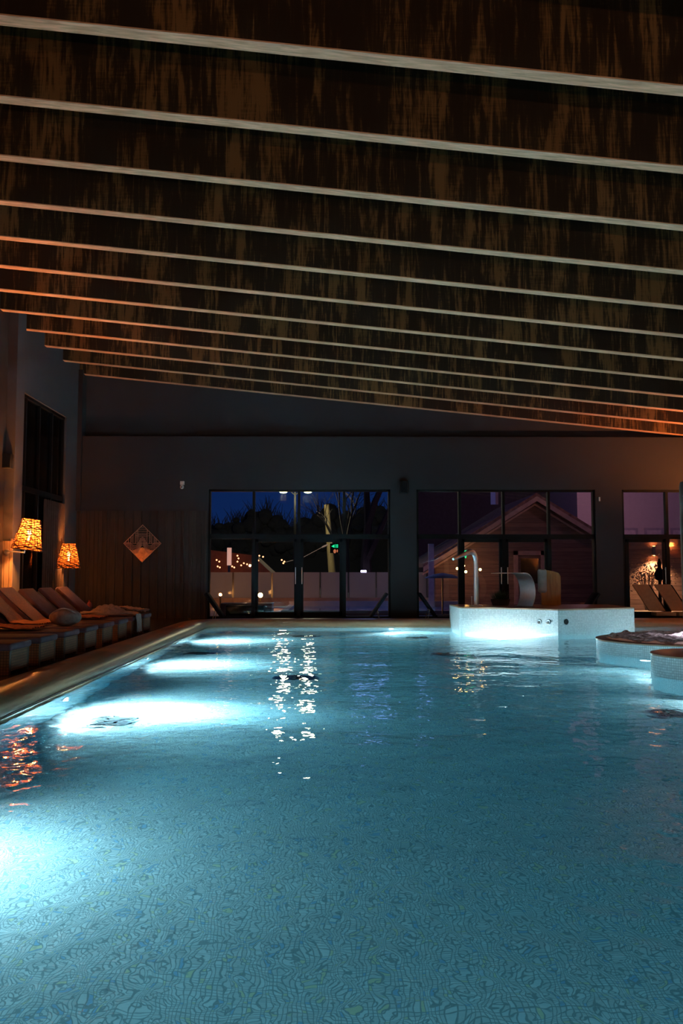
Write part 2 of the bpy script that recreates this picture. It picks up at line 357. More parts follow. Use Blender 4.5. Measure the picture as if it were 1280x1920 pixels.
# ------------------------------------------------------------------ pool basin, rim
def loop(x0, x1, y0, y1, r, n=10):
    pts = []
    for cx, cy, a0 in ((x0 + r, y1 - r, 180), (x1 - r, y1 - r, 90), (x1 - r, y0 + r, 0), (x0 + r, y0 + r, -90)):
        for i in range(n + 1):
            a = R(a0 - 90 * i / n); pts.append((cx + r * math.cos(a), cy + r * math.sin(a), math.cos(a), math.sin(a)))
    return pts
PATH = loop(WX0, WX1, WY0, WY1, .9)
def sweep(prof, mats, name, uv=False, closed=True):
    b = MB(); n = len(PATH); k = len(prof)
    vs = [(x + nx * o, y + ny * o, z) for (x, y, nx, ny) in PATH for (o, z) in prof]
    fs = [(i * k + j, ((i + 1) % n) * k + j, ((i + 1) % n) * k + j + 1, i * k + j + 1) for i in range(n) for j in range(k - 1)]
    b.add(vs, fs, 0, True); return b
def add_uv(o, fn):
    me = o.data; uv = me.uv_layers.new(name='UVMap')
    for p in me.polygons:
        for li in p.loop_indices:
            co = me.vertices[me.loops[li].vertex_index].co; uv.data[li].uv = fn(co, p)
def wall_uv(co, p):
    n = p.normal
    if abs(n.z) > .7: return (co.x, co.y)
    t = Vector((-n.y, n.x)); return ((co.x if abs(n.y) > abs(n.x) else co.y), co.z)
b = MB(); pr = [(0, -.13), (0, FZ)]
vs = [(x, y, z) for (x, y, nx, ny) in PATH for z in (-.13, FZ)]; n = len(PATH)
b.add(vs, [(2 * i, 2 * ((i + 1) % n), 2 * ((i + 1) % n) + 1, 2 * i + 1) for i in range(n)], 1, True)
b.add([(x, y, FZ) for (x, y, _, _) in PATH], [tuple(range(n))], 0)
o = struct(b.build('floor_pool', [TILE, TILEW])); add_uv(o, wall_uv)
pr = [(0, -.40), (0, -.155), (-.02, -.15), (-.02, -.138), (.02, -.13)] + [(.34 - .32 * math.cos(R(a)), -.13 + .19 * math.sin(R(a))) for a in range(10, 91, 8)] + [(.34 + .34 * math.sin(R(a)), -.02 + .08 * math.cos(R(a))) for a in range(8, 91, 8)] + [(.69, -.1)]
rim = sweep(pr, RIM, 'rim').build('pool_rim', RIM, sharp=60)
tag(rim, 'rounded beige rim running round the indoor pool', 'pool rim', kind='structure')

# water body
b = MB(); x0, x1, y0, y1 = WX0 - .15, WX1 + .15, WY0 - .15, WY1 + .15
nu, nv = 190, 300
wv = [(random.uniform(.35, 1.9), random.gauss(PI / 2, .75), random.uniform(0, 7)) for _ in range(26)]
def wz(x, y):
    z = 0
    for L, a, ph in wv: z += .0008 * L * math.sin(2 * PI / L * (x * math.cos(a) + y * math.sin(a)) + ph)
    return WZ + z
def wf(u, v): x = x0 + (x1 - x0) * u; y = y0 + (y1 - y0) * v; return (x, y, wz(x, y))
b.grid(nu, nv, wf)
def edge(ids):
    base = len(b.v); b.v += [(b.v[i][0], b.v[i][1], -1.8) for i in ids]
    for q in range(len(ids) - 1): b.f.append((ids[q], ids[q + 1], base + q + 1, base + q)); b.m.append(0); b.sm.append(False)
edge([i * nv for i in range(nu)]); edge([i * nv + nv - 1 for i in range(nu)]); edge(list(range(nv))); edge([(nu - 1) * nv + j for j in range(nv)])
b.add([(x0, y0, -1.8), (x1, y0, -1.8), (x1, y1, -1.8), (x0, y1, -1.8)], [(0, 1, 2, 3)])
wo = b.build('pool_water', WATER, sharp=80)
bm = bmesh.new(); bm.from_mesh(wo.data); bmesh.ops.remove_doubles(bm, verts=bm.verts, dist=1e-4); bmesh.ops.recalc_face_normals(bm, faces=bm.faces); bm.to_mesh(wo.data); bm.free()
tag(wo, 'glowing turquoise water rippling across the whole indoor pool', 'water', kind='stuff')

# underwater lights
COOL = (.92, .97, 1.0)
def uw_light(loc, d, energy, label, spot=145, blend=1.0, group='underwater pool lights', out=.07, core=0):
    d = Vector(d).normalized(); h = Vector((d.x, d.y, 0)).normalized()
    q = h.to_track_quat('Z', 'Y'); t = thing('pool_light', label, 'pool light', loc, 0, group); t.rotation_mode = 'QUATERNION'; t.rotation_quaternion = q
    MB().lathe([(.085, 0), (.12, 0), (.125, .012), (.11, .03), (.09, .03), (.085, .015)], 24, cap=False).build('ring', CHROME, t)
    MB().lathe([(1e-5, .01), (.085, .01), (.08, .022), (.04, .03), (1e-5, .032)], 24).build('lens', LENS, t)
    light('pool_spot', 'SPOT', Vector(loc) + h * out, energy, COOL, .05, aim(d), spot_size=R(spot), spot_blend=blend)
    if core: light('pool_spot_core', 'SPOT', Vector(loc) + h * out, core, COOL, .05, aim((d.x, d.y, -.8)), spot_size=R(64), spot_blend=1.0)
wh = ['nearest the camera', 'second from the camera', 'beside the third big white glow', 'near the bench of towels', 'nearest the far end']
Z = -.72
uw_light((WX0, 5.6, Z), (1, -.1, -.6), 360, 'round white pool light on the left pool wall, below the nearest glow', core=170)
uw_light((WX0, 10.3, Z), (1, -.08, -.5), 900, 'round white pool light on the left pool wall, beside the big central white glow', core=3200)
uw_light((WX0, 14.8, Z), (1, 0, -.5), 900, 'round white pool light on the left pool wall, level with the heaped towels', core=1300)
uw_light((WX0, 19.3, Z), (1, .1, -.5), 900, 'round white pool light on the left pool wall, closest to the far corner', core=1300)
for y, e in ((4, 380), (9, 760), (14, 800), (19, 600)):  # unseen spots without fixtures, added as ambient fill from the right wall
    light('pool_spot', 'SPOT', (WX1 - .08, y, Z), e, COOL, .06, aim((-1, 0, -.25)), spot_size=R(150), spot_blend=.8)
for x, e in ((0.2, 190), (4.2, 210), (8, 130)):  # more unseen fill spots, added along the near wall
    light('pool_spot', 'SPOT', (x, WY0 + .08, Z), e, COOL, .06, aim((0, 1, -.35)), spot_size=R(150), spot_blend=.9)

# ------------------------------------------------------------------ fountain platform, spa, column base
def bez(p0, p1, p2, n=10): return [((1 - t) ** 2 * p0[0] + 2 * t * (1 - t) * p1[0] + t * t * p2[0], (1 - t) ** 2 * p0[1] + 2 * t * (1 - t) * p1[1] + t * t * p2[1]) for t in [i / n for i in range(n + 1)]]
PT = .42
poly = [(3.16, 22.6), (3.16, 21.0)] + bez((3.16, 20.95), (3.18, 20.72), (3.5, 20.62), 5) + bez((3.6, 20.6), (4.6, 20.25), (5.2, 19.5), 10)[1:] + bez((5.2, 19.5), (6.5, 20.2), (7.3, 20.5), 8)[1:] + [(7.34, 20.6), (7.34, 22.6)]
t = thing('fountain_platform', 'raised white mosaic platform at the far end of the pool', 'platform', (0, 0, 0))
b = MB(); n = len(poly); s = 0; us = [0]
for i in range(n - 1): s += math.dist(poly[i], poly[i + 1]); us.append(s)
b.add([(x, y, z) for x, y in poly for z in (FZ, PT - .02)], [(2 * i, 2 * i + 2, 2 * i + 3, 2 * i + 1) for i in range(n - 1)], 0)
body = b.build('tiled_body', PTILE, t)
def uvby(o, pts, us, z_idx=None):
    me = o.data; uv = me.uv_layers.new(name='UVMap')
    for li, l in enumerate(me.loops):
        co = me.vertices[l.vertex_index].co
        k = min(range(len(pts)), key=lambda i: (pts[i][0] - co.x) ** 2 + (pts[i][1] - co.y) ** 2); uv.data[li].uv = (us[k], co.z)
uvby(body, poly, us)
MB().prism([(x * 1.0, y - .0) for x, y in poly], PT - .02, PT + .012).build('top_slab', PTOP, t)
for px in (1011, 1028):
    p = P(px, 1166, 19.8); 
# nozzles on the faces
def nozzle(x, y, z, nx, ny, label, dark=False):
    q = Vector((nx, ny, 0)).to_track_quat('Z', 'Y'); o = MB().lathe([(.018, .012), (.03, .02), (.055, .022), (.065, .012), (.065, -.01)], 20).build('water_nozzle', BLACKP if dark else CHROME)
    o.location = (x, y, z); o.rotation_mode = 'QUATERNION'; o.rotation_quaternion = q
    o2 = MB().lathe([(1e-5, .0125), (.02, .0125), (.02, .006)], 12).build('opening', BLACKP, o)
    tag(o, label, 'nozzle', 'water nozzles in the platform')
def on_face(px, py, seg):
    d = P(px, py, 20) - EYE
    best = None
    for i in seg:
        (ax, ay), (bx, by) = poly[i], poly[i + 1]; ex, ey = bx - ax, by - ay
        den = d.x * ey - d.y * ex
        if abs(den) < 1e-9: continue
        t_ = (ax * ey - ay * ex) / den; u = ((d.x * t_ - ax) * ex + (d.y * t_ - ay) * ey) / (ex * ex + ey * ey)
        if -.01 <= u <= 1.01 and t_ > 0 and (best is None or t_ < best[0]): best = (t_, Vector((ey, -ex)).normalized())
    return EYE + d * best[0], best[1]
for px, lb, dk in ((1011, 'left of two small steel nozzles in the white mosaic face', False), (1028, 'right of two small steel nozzles in the white mosaic face', False), (1061, 'dark nozzle in the warm lit right face of the platform', True)):
    p, nn = on_face(px, 1166, range(n - 1)); nozzle(p.x, p.y, p.z, nn.x, nn.y, lb, dk)
t = thing('pool_light', 'round white pool light set in the floor before the white platform', 'pool light', (3.95, 19.75, FZ), 0, 'underwater pool lights')
MB().lathe([(.085, 0), (.12, 0), (.125, .012), (.11, .03), (.09, .03), (.085, .015)], 24, cap=False).build('ring', CHROME, t)
MB().lathe([(1e-5, .01), (.085, .01), (.08, .022), (.04, .03), (1e-5, .032)], 24).build('lens', LENS, t)
light('pool_spot', 'SPOT', (3.95, 19.75, FZ + .12), 950, COOL, .05, aim((-.05, .62, .7)), spot_size=R(150), spot_blend=.6)
light('pool_spot', 'SPOT', (1.6, WY1 - .08, Z), 500, COOL, .06, aim((.5, -1, -.4)), spot_size=R(150), spot_blend=.8)  # end wall spot without fixture, added to lift the dark water

def drum(name, cx, cy, r, top, label, cat, ring=None):
    t = thing(name, label, cat, (cx, cy, FZ)); n = 72
    b = MB(); b.add([(r * math.cos(2 * PI * k / n), r * math.sin(2 * PI * k / n), z) for k in range(n) for z in (0, top - FZ - .015)],
                    [(2 * k, 2 * ((k + 1) % n), 2 * ((k + 1) % n) + 1, 2 * k + 1) for k in range(n)], 0, True)
    o = b.build('tiled_wall', PTILE, t); me = o.data; uv = me.uv_layers.new(name='UVMap')
    for p in me.polygons:
        ks = [me.loops[li].vertex_index // 2 for li in p.loop_indices]; wrap = max(ks) - min(ks) > 2
        for li in p.loop_indices:
            vi = me.loops[li].vertex_index; k = vi // 2; k = k + n if wrap and k < 2 else k; uv.data[li].uv = (2 * PI * r * k / n, me.vertices[vi].co.z)
    h = top - FZ
    if ring: MB().lathe([(r - ring, h - .25), (r - ring, h - .02), (r - ring + .02, h), (r - .03, h), (r + .008, h - .008), (r + .01, h - .03), (r - .02, h - .03)], 72, cap=False).build('top_ring', PTOP, t)
    else: MB().lathe([(1e-5, h), (r - .03, h), (r + .008, h - .008), (r + .01, h - .03), (r - .02, h - .03)], 72).build('top_slab', PTOP, t)
    return t
SPC = (6.26, 15.1); SPR = 1.5
spa = drum('whirlpool_tub', *SPC, SPR, .10, 'round mosaic whirlpool tub standing in the pool at the right', 'whirlpool', .2)
light('whirlpool_lamp', 'POINT', (SPC[0], SPC[1] + .2, -.06), 9, (1, .8, .9), .1)
def fz(x, y): return .03 * math.sin(9 * x + 2) * math.sin(8 * y) + .02 * math.sin(23 * x + 5 * y) + .012 * math.sin(41 * y - 17 * x) + .1 * max(0, 1 - ((x - .2) ** 2 + (y - .1) ** 2) / .05)
b = MB()
def ff(u, v):
    r = (SPR - .22) * u; a = 2 * PI * v; x, y = r * math.cos(a), r * math.sin(a); return (x, y, .055 + fz(x, y) * (1 if u < .97 else .3) + random.uniform(-.008, .012))
b.grid(26, 90, ff)
fo = b.build('whirlpool_foam', FOAM); fo.location = (SPC[0], SPC[1], .075)
tag(fo, 'white bubbling foam inside the round whirlpool tub', 'foam', kind='stuff')
b = MB()
for i in range(5):
    x = .1 + .08 * i; b.tube([(x, 0, .05), (x + .06, .02, .14 + .02 * i), (x + .16, .03, .2 + .03 * (i == 3))], [.018, .01, .003], 6)
spl = b.build('water_splash', FOAM); spl.location = (SPC[0] - .1, SPC[1] + .3, .09); tag(spl, 'small jet of water leaping from the whirlpool foam', 'splash', kind='stuff')
q = P(1195, 1229, 13.85); d = (Vector((SPC[0], SPC[1])) - Vector((q.x, q.y))).normalized(); lx, ly = SPC[0] - d.x * SPR, SPC[1] - d.y * SPR
uw_light((lx, ly, -.42), (-d.x, -d.y, -.5), 160, 'round white pool light in the side of the whirlpool tub', 140, .8)
cb_ = drum('column_plinth', 5.24, 11.72, .8, .16, 'round mosaic plinth in the pool carrying the dark column', 'plinth')
uw_light((5.24 - .8 * math.cos(R(50)), 11.72 - .8 * math.sin(R(50)), -1.0), (-.6, -.8, -.2), 60, 'round white pool light low in the side of the mosaic plinth', 150, .9)
b = MB().lathe([(.17, 0), (.17, .02), (.15, .05), (.15, 2.3), (.14, 2.36), (.1, 2.38), (1e-5, 2.38)], 32)
col_ = b.build('water_column', simple('dark_column', (.05, .052, .055), .45)); p = P(1272, 1215, 11.9); col_.location = (p.x + .19, 11.8, .16)
tag(col_, 'dark steel column rising from the mosaic plinth at the right edge', 'column')
b = MB()
# ------------------------------------------------------------------ pool drains
def drain(px, py, w, d_, lb):
    S = P(px, py, 10) - EYE; tt = (WZ - EYE.z) / S.z; hit = EYE + S * tt
    hx = Vector((S.x, S.y)); ci = hx.length / S.length; si = ci / 1.33; tn = si / math.sqrt(1 - si * si); hx.normalize()
    q = Vector((hit.x, hit.y)) + hx * tn * (WZ - FZ)
    t = thing('floor_drain', lb, 'drain', (q.x, q.y, FZ), 0, 'drains in the pool floor')
    MB().rbox(-w / 2, w / 2, -d_ / 2, d_ / 2, 0, .02, .006, 1).build('frame', DRAIN, t)
    b = MB()
    for k in range(7): y = -d_ / 2 + d_ * (k + .5) / 7; b.box(-w / 2 + .03, w / 2 - .03, y - .012, y + .012, .02, .03)
    b.build('slat_grille', BLACKP, t)
drain(212, 1352, .45, .5, 'grey grate in the pool floor inside the big white glow')
drain(550, 1270, .62, .42, 'dark grate in the pool floor near the middle of the pool')
drain(378, 1225, .6, .42, 'dark grate in the pool floor between the second and third glow')
drain(570, 1193, .6, .42, 'dark grate in the pool floor before the glass doors')
drain(780, 1195, .5, .42, 'small dark grate in the pool floor left of the white platform')
drain(832, 1226, .55, .42, 'faint grate in the pool floor below the white platform')
drain(1250, 1337, .4, .4, 'dark grate in the pool floor by the right edge')

# ------------------------------------------------------------------ beams
names = ['nearest the camera', 'second nearest', 'third nearest', 'fourth nearest', 'fifth nearest', 'sixth nearest', 'sixth from the end wall', 'fifth from the end wall', 'fourth from the end wall', 'third from the end wall', 'second from the end wall', 'lying against the end wall']
proto = None
for k in range(-3, 12):
    y = 7.74 + 1.472 * k
    if k == 11: y = FY - .02
    if proto is None:
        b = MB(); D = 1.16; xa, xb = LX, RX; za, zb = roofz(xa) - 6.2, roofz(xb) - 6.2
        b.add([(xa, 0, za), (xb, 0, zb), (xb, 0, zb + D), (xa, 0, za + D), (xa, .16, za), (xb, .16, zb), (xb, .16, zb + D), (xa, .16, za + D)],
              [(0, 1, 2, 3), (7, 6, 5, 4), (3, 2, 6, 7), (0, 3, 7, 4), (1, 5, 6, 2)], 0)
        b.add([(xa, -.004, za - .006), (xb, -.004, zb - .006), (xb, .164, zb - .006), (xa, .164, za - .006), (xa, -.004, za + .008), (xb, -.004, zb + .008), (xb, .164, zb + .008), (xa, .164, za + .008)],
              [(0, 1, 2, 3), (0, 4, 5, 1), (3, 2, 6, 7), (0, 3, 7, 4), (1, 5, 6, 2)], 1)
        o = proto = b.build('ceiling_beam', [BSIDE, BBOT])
    else: o = proto.copy(); C.objects.link(o)
    o.location = (0, y, 6.2)
    lab = 'deep stained timber ceiling beam, ' + names[k] if k >= 0 else 'deep stained timber ceiling beam above and behind the photo frame'
    tag(o, lab, 'beam', 'timber beams under the roof')

# ------------------------------------------------------------------ back windows
def framed(root, x0, x1, z0, z1, ms, tr, doors, y=FY + .12, leaf=()):
    """glazed wall: outer frame, mullions, transom, one pane per opening, door leaves"""
    b = MB(); d = .08; f = .06
    b.box(x0, x0 + f, y - d, y + d, z0, z1); b.box(x1 - f, x1, y - d, y + d, z0, z1)
    b.box(x0, x1, y - d, y + d, z1 - f, z1); b.box(x0, x1, y - d, y + d, z0, z0 + .05); b.box(x0, x1, y - d, y + d, tr[0], tr[1])
    for m_ in ms: b.box(m_ - .035, m_ + .035, y - d, y + d, tr[1], z1 - f); b.box(m_ - .05, m_ + .05, y - d, y + d, z0, tr[0])
    b.build('window_frame', BLACK, root)
    xs_ = [x0 + f] + list(ms) + [x1 - f]
    for i in range(len(xs_) - 1):
        a, c = xs_[i], xs_[i + 1]
        MB().box(a, c, y - .006, y + .006, tr[1], z1 - f).build('pane', GLASS, root)
        if i in doors:
            lf = MB(); s_ = .10
            lf.box(a + .03, a + .03 + s_, y - .04, y + .04, z0 + .05, tr[0]); lf.box(c - .03 - s_, c - .03, y - .04, y + .04, z0 + .05, tr[0])
            lf.box(a + .03, c - .03, y - .04, y + .04, z0 + .05, z0 + .17); lf.box(a + .03, c - .03, y - .04, y + .04, tr[0] - .09, tr[0])
            l = lf.build('door_leaf', BLACK, root)
            MB().box(a + .13, c - .13, y - .006, y + .006, z0 + .17, tr[0] - .09).build('door_glass', GLASS, l)
            hx_ = c - .09 if leaf and leaf[doors.index(i)] == 'R' else a + .09
            MB().tube([(hx_, y - .1, .95), (hx_, y - .1, 1.42)], .013, 8).tube([(hx_, y - .1, 1.0), (hx_, y - .03, 1.0)], .008, 6).tube([(hx_, y - .1, 1.37), (hx_, y - .03, 1.37)], .008, 6).build('handle', CHROME, l)
        else: MB().box(a, c, y - .006, y + .006, z0 + .05, tr[0]).build('pane', GLASS, root)
TR = (2.22, 2.35)
X = lambda px: (px - 618) * .015
r1 = sempty('window_1'); framed(r1, W1[0], W1[1], 0, HEAD, (X(475), X(560), X(645)), TR, (1, 2), leaf=('R', 'L'))
r2 = sempty('window_2'); framed(r2, W2[0], W2[1], 0, HEAD, (X(863), X(946), X(1032)), TR, (1, 2), leaf=('R', 'L'))
r3 = sempty('window_3'); framed(r3, W3[0], W3[1], 0, HEAD, (X(1256), X(1256) + 1.25, X(1256) + 2.5), TR, (0, ), leaf=('R',))
# side window
r4 = sempty('window_4'); b = MB(); x = LX - .12; ys = [WL[0] + (WL[1] - WL[0]) * i / 4 for i in range(5)]
for i, y in enumerate(ys): b.box(x - .06, x + .06, y - (.035 if 0 < i < 4 else 0) - (.07 if i == 4 else 0), y + (.035 if 0 < i < 4 else 0) + (.07 if i == 0 else 0), 0, 5.45)
for z0, z1 in ((0, .08), (3.18, 3.3), (5.38, 5.45)): b.box(x - .06, x + .07, WL[0], WL[1], z0, z1)
b.build('window_frame', BLACK, r4)
for i in range(4):
    for z0, z1 in ((.08, 3.18), (3.3, 5.38)): MB().box(x - .006, x + .006, ys[i] + .03, ys[i + 1] - .03, z0, z1).build('pane', GLASS, r4)
b = MB()
def cur(u, v):
    y = 21.3 + 1.6 * u; return (LX - .02 + .05 * math.sin(u * 60), y, .05 + 3.05 * v)
b.grid(90, 3, cur); cu = b.build('window_curtain', simple('dark_curtain', (.05, .03, .025), .9)); tag(cu, 'dark brown curtain hanging in the left window by the end wall', 'curtain')

# ------------------------------------------------------------------ wall fittings
def speaker(px, py, y, face, lb, s=1):
    p = P(px, py, y); t = thing('wall_speaker', lb, 'speaker', (p.x, y, p.z), face, 'wall speakers')
    MB().rbox(-.11 * s, .11 * s, -.2, -.02, -.18 * s, .18 * s, .02, 2).build('cabinet', BLACKP, t)
    MB().rbox(-.095 * s, .095 * s, -.208, -.195, -.165 * s, .165 * s, .005, 1).build('grille', BLACK, t)
    MB().box(-.03, .03, -.03, .0, -.05, .05).build('bracket', BLACKP, t)
speaker(756, 914, FY, 0, 'black wall speaker between the two wide windows')
speaker(18, 866, 18.6, 0, 'black wall speaker on the pale pier by the left window', .9)
p = P(342, 906, FY); t = thing('security_camera', 'small white security camera on the dark end wall', 'camera', (p.x, FY, p.z))
MB().rbox(-.06, .06, -.06, 0, -.055, .055, .008, 2).build('mount_box', WHITE, t)
MB().sphere((0, -.07, -.115), .058, 16).build('dome', WHITE, t); MB().sphere((0, -.115, -.12), .024, 12).build('camera_lens', BLACKP, t)
p = P(1123, 936, FY); t = MB().rbox(-.02, .02, -.04, 0, -.06, .06, .006, 1).build('door_sensor', WHITE); t.location = (p.x, FY, p.z); tag(t, 'tiny pale sensor on the wall right of the second window', 'sensor')

# copper diamond ornament
p = P(267, 1019, FY - .06); t = thing('wall_ornament', 'copper diamond shaped openwork ornament on the dark end wall', 'wall ornament', (p.x, FY - .06, p.z))
S = .53
b = MB()
for i in range(4):
    a0, a1 = R(90 * i), R(90 * i + 90); o_, i_ = S, S - .022
    q_ = [(o_ * math.cos(a0), o_ * math.sin(a0)), (o_ * math.cos(a1), o_ * math.sin(a1)), (i_ * math.cos(a1), i_ * math.sin(a1)), (i_ * math.cos(a0), i_ * math.sin(a0))]
    b.add([(x, -.02, z) for x, z in q_] + [(x, 0, z) for x, z in q_], [(0, 1, 2, 3), (7, 6, 5, 4), (0, 4, 5, 1), (2, 6, 7, 3)])
b.build('diamond_frame', COPPERB, t)
b = MB()
def inside(x, z): return abs(x) + abs(z) < S - .015
def ribbon(pts, w=.008):
    run = []
    for q in pts + [None]:
        if q is not None and inside(*q): run.append(q)
        else:
            if len(run) > 1: b.tube([(x, -.012, z) for x, z in run], w, 4, cap=True)
            run = []
for k in range(-6, 7):
    if abs(k) < 2: continue
    x = k * .065; ribbon([(x, .0 + .02 * j) for j in range(30)])
    if k % 2: ribbon([(x + .032, .03 + .04 * j) for j in range(10)], .005)
for j in range(7):  # waves flowing under the arch
    pts = []
    for i in range(81):
        x = -.5 + i / 80; a = abs(x)
        pts.append((x, -.0 - j * .042 + (.17 * math.exp(-(a / .10) ** 2 * (1 + .12 * j)) - .075 * math.exp(-((a - .2) / .09) ** 2)) + (.02 if a > .33 else 0)))
    if j < 6: ribbon(pts, .009)
ribbon([(-.5 + i * .05, 0.0) for i in range(21)], .006)
for j in range(5): ribbon([(-.2 + .02 * i, .44 - .06 * j - .0 + .03 * (i % 2)) for i in range(21)], .005)
for j in range(4): ribbon([(-.12 + .01 * i, .10 + .05 * j) for i in range(25)], .006)
b.build('line_pattern', COPPERB, t)
zz = -.21; MB().add([(-(S - abs(zz)) + .01, -.014, zz), (0, -.014, zz + .1), (S - abs(zz) - .01, -.014, zz), (0, -.014, -S + .01), (-(S - abs(zz)) + .01, -.004, zz), (0, -.004, zz + .1), (S - abs(zz) - .01, -.004, zz), (0, -.004, -S + .01)],
                    [(0, 1, 2, 3), (7, 6, 5, 4), (0, 4, 5, 1), (1, 5, 6, 2), (2, 6, 7, 3), (3, 7, 4, 0)]).build('solid_tip', COPPER, t)
t['hint'] = 0; del t['hint']

# ------------------------------------------------------------------ wicker lamps
WARM = (1, .32, .07)
def shade_parts(t, M, energy, s=1):
    h, r0, r1 = .66 * s, .31 * s, .18 * s
    b = MB(); b.lathe([(r0, 0), (r1, h)], 48, M=M); 
    b.f = [f for f in b.f if len(f) == 4]; b.m = b.m[:len(b.f)]; b.sm = b.sm[:len(b.f)]
    sh = b.build('lamp_shade', SHADE, t)
    b = MB(); rr = random.Random(4)
    for k in range(19):
        z = h * (k + rr.random() * .6) / 19; pts = []
        for i in range(37):
            zz = min(h, max(0, z + .012 * math.sin(i * 1.3 + k * 2) + rr.uniform(-.006, .006))); r = r0 + (r1 - r0) * zz / h + .006; a = 2 * PI * i / 36
            pts.append((r * math.cos(a), r * math.sin(a), zz))
        b.tube(pts, rr.choice((.008, .012, .007)) * s, 4, M=M, cap=False)
    for k in range(22):
        a = 2 * PI * k / 22 + rr.uniform(-.1, .1); b.tube([((r0 + .004 + (r1 - r0) * q_) * math.cos(a + .12 * math.sin(q_ * 5 + k)), (r0 + .004 + (r1 - r0) * q_) * math.sin(a + .12 * math.sin(q_ * 5 + k)), h * q_) for q_ in (0, .25, .5, .75, 1)], .007 * s, 4, M=M)
    b.build('wicker_weave', STRAND, sh)
    MB().sphere((0, 0, h * .58), .045 * s, 12, sc=(1, 1, 1.35), M=M).tube([(0, 0, h * .3), (0, 0, h * .5)], .02, 8, M=M).build('bulb', BULB, t)
    c = Vector(t.location) + (M @ Vector((0, 0, h * .58)))
    light('lamp_glow', 'POINT', c, energy, WARM, .075)
# lamp 1: on an arm from the pier
p = P(50, 1031, 18.25)
t = thing('wall_lamp', 'tilted glowing wicker lamp on a steel arm beside the pale pier', 'lamp', (p.x, 18.25, p.z), 0, 'wicker lamps by the loungers')
shade_parts(t, Matrix.Rotation(R(8), 4, 'Y'), 1050)
a0 = P(11, 1033, 18.5); MB().tube([(a0.x - p.x, .26, a0.z - p.z - .02), (a0.x - p.x + .05, .15, -.02), (-.05, 0, -.06), (0, 0, .18)], .016, 8).build('arm', CHROME, t)
MB().lathe([(.06, 0), (.06, .03), (.02, .04)], 16, M=Matrix.Translation((a0.x - p.x, .33, a0.z - p.z - .02)) @ Matrix.Rotation(R(90), 4, 'X')).build('wall_plate', CHROME, t)
p = P(128, 1066, 22.5)
t = thing('floor_lamp', 'glowing wicker floor lamp on a thin dark pole near the end wall', 'lamp', (p.x, 22.5, p.z), 0, 'wicker lamps by the loungers')
shade_parts(t, Matrix.Identity(4), 320, .98)
MB().tube([(0, 0, -p.z + .02), (0, 0, .2)], .014, 8).build('pole', BLACK, t); MB().lathe([(1e-5, 0), (.16, 0), (.16, .015), (.02, .03)], 24, M=Matrix.Translation((0, 0, -p.z))).build('base', BLACK, t)
# unseen lamps added beyond the frame to warm the deck and platform
for (x, y, z, e, lb) in ((-6.6, 14.2, 1.6, 1100, 'wicker lamp added unseen by the left wall'), (-6.6, 9.6, 1.6, 330, 'second wicker lamp added unseen by the left wall'),
                         (11.2, 20.4, 1.8, 900, 'wicker lamp added unseen on the right deck'), (11.2, 14.5, 1.8, 450, 'second wicker lamp added unseen on the right deck')):
    t = thing('floor_lamp', lb, 'lamp', (x, y, z), 0, 'added wicker lamps outside the frame'); shade_parts(t, Matrix.Identity(4), e)
    MB().tube([(0, 0, -z + .02), (0, 0, .2)], .014, 8).build('pole', BLACK, t); MB().lathe([(1e-5, 0), (.16, 0), (.16, .015), (.02, .03)], 24, M=Matrix.Translation((0, 0, -z))).build('base', BLACK, t)
def unseen_uplight(x, y, z, e, col, d, lb):  # unseen lamps beyond the frame, giving the beams their warm light
    t = thing('unseen_uplight', lb, 'unseen_uplight', (x, y, z), 0, 'unseen uplights outside the frame')
    MB().tube([(0, 0, -z), (0, 0, .02)], .02, 8).lathe([(1e-5, -z), (.15, -z), (.15, -z + .02), (1e-5, -z + .03)], 20).build('stand', BLACK, t)
    MB().lathe([(.05, 0), (.12, .12), (.11, .12), (.05, .02)], 20).build('bowl', CHROMED, t); MB().lathe([(1e-5, .05), (.06, .05), (.06, .07)], 16).build('lens', BULB, t)
    light('uplight_beam', 'SPOT', (x, y, z + .2), e, col, .06, aim(d), spot_size=R(140), spot_blend=.7)
unseen_uplight(11.6, 21.2, 2.6, 1300, (1, .30, .07), (-.25, .35, 1), 'warm unseen lamp on the right deck, beyond the frame')
unseen_uplight(-4.6, -1.2, 1.5, 380, (1, .52, .26), (.3, .75, 1), 'added unseen lamp on the left of the near deck, behind the camera')  # this pair is added behind the camera to brighten the beam sides
unseen_uplight(5.0, -1.2, 1.5, 520, (1, .58, .30), (0, .75, 1), 'added unseen lamp on the right of the near deck, behind the camera')

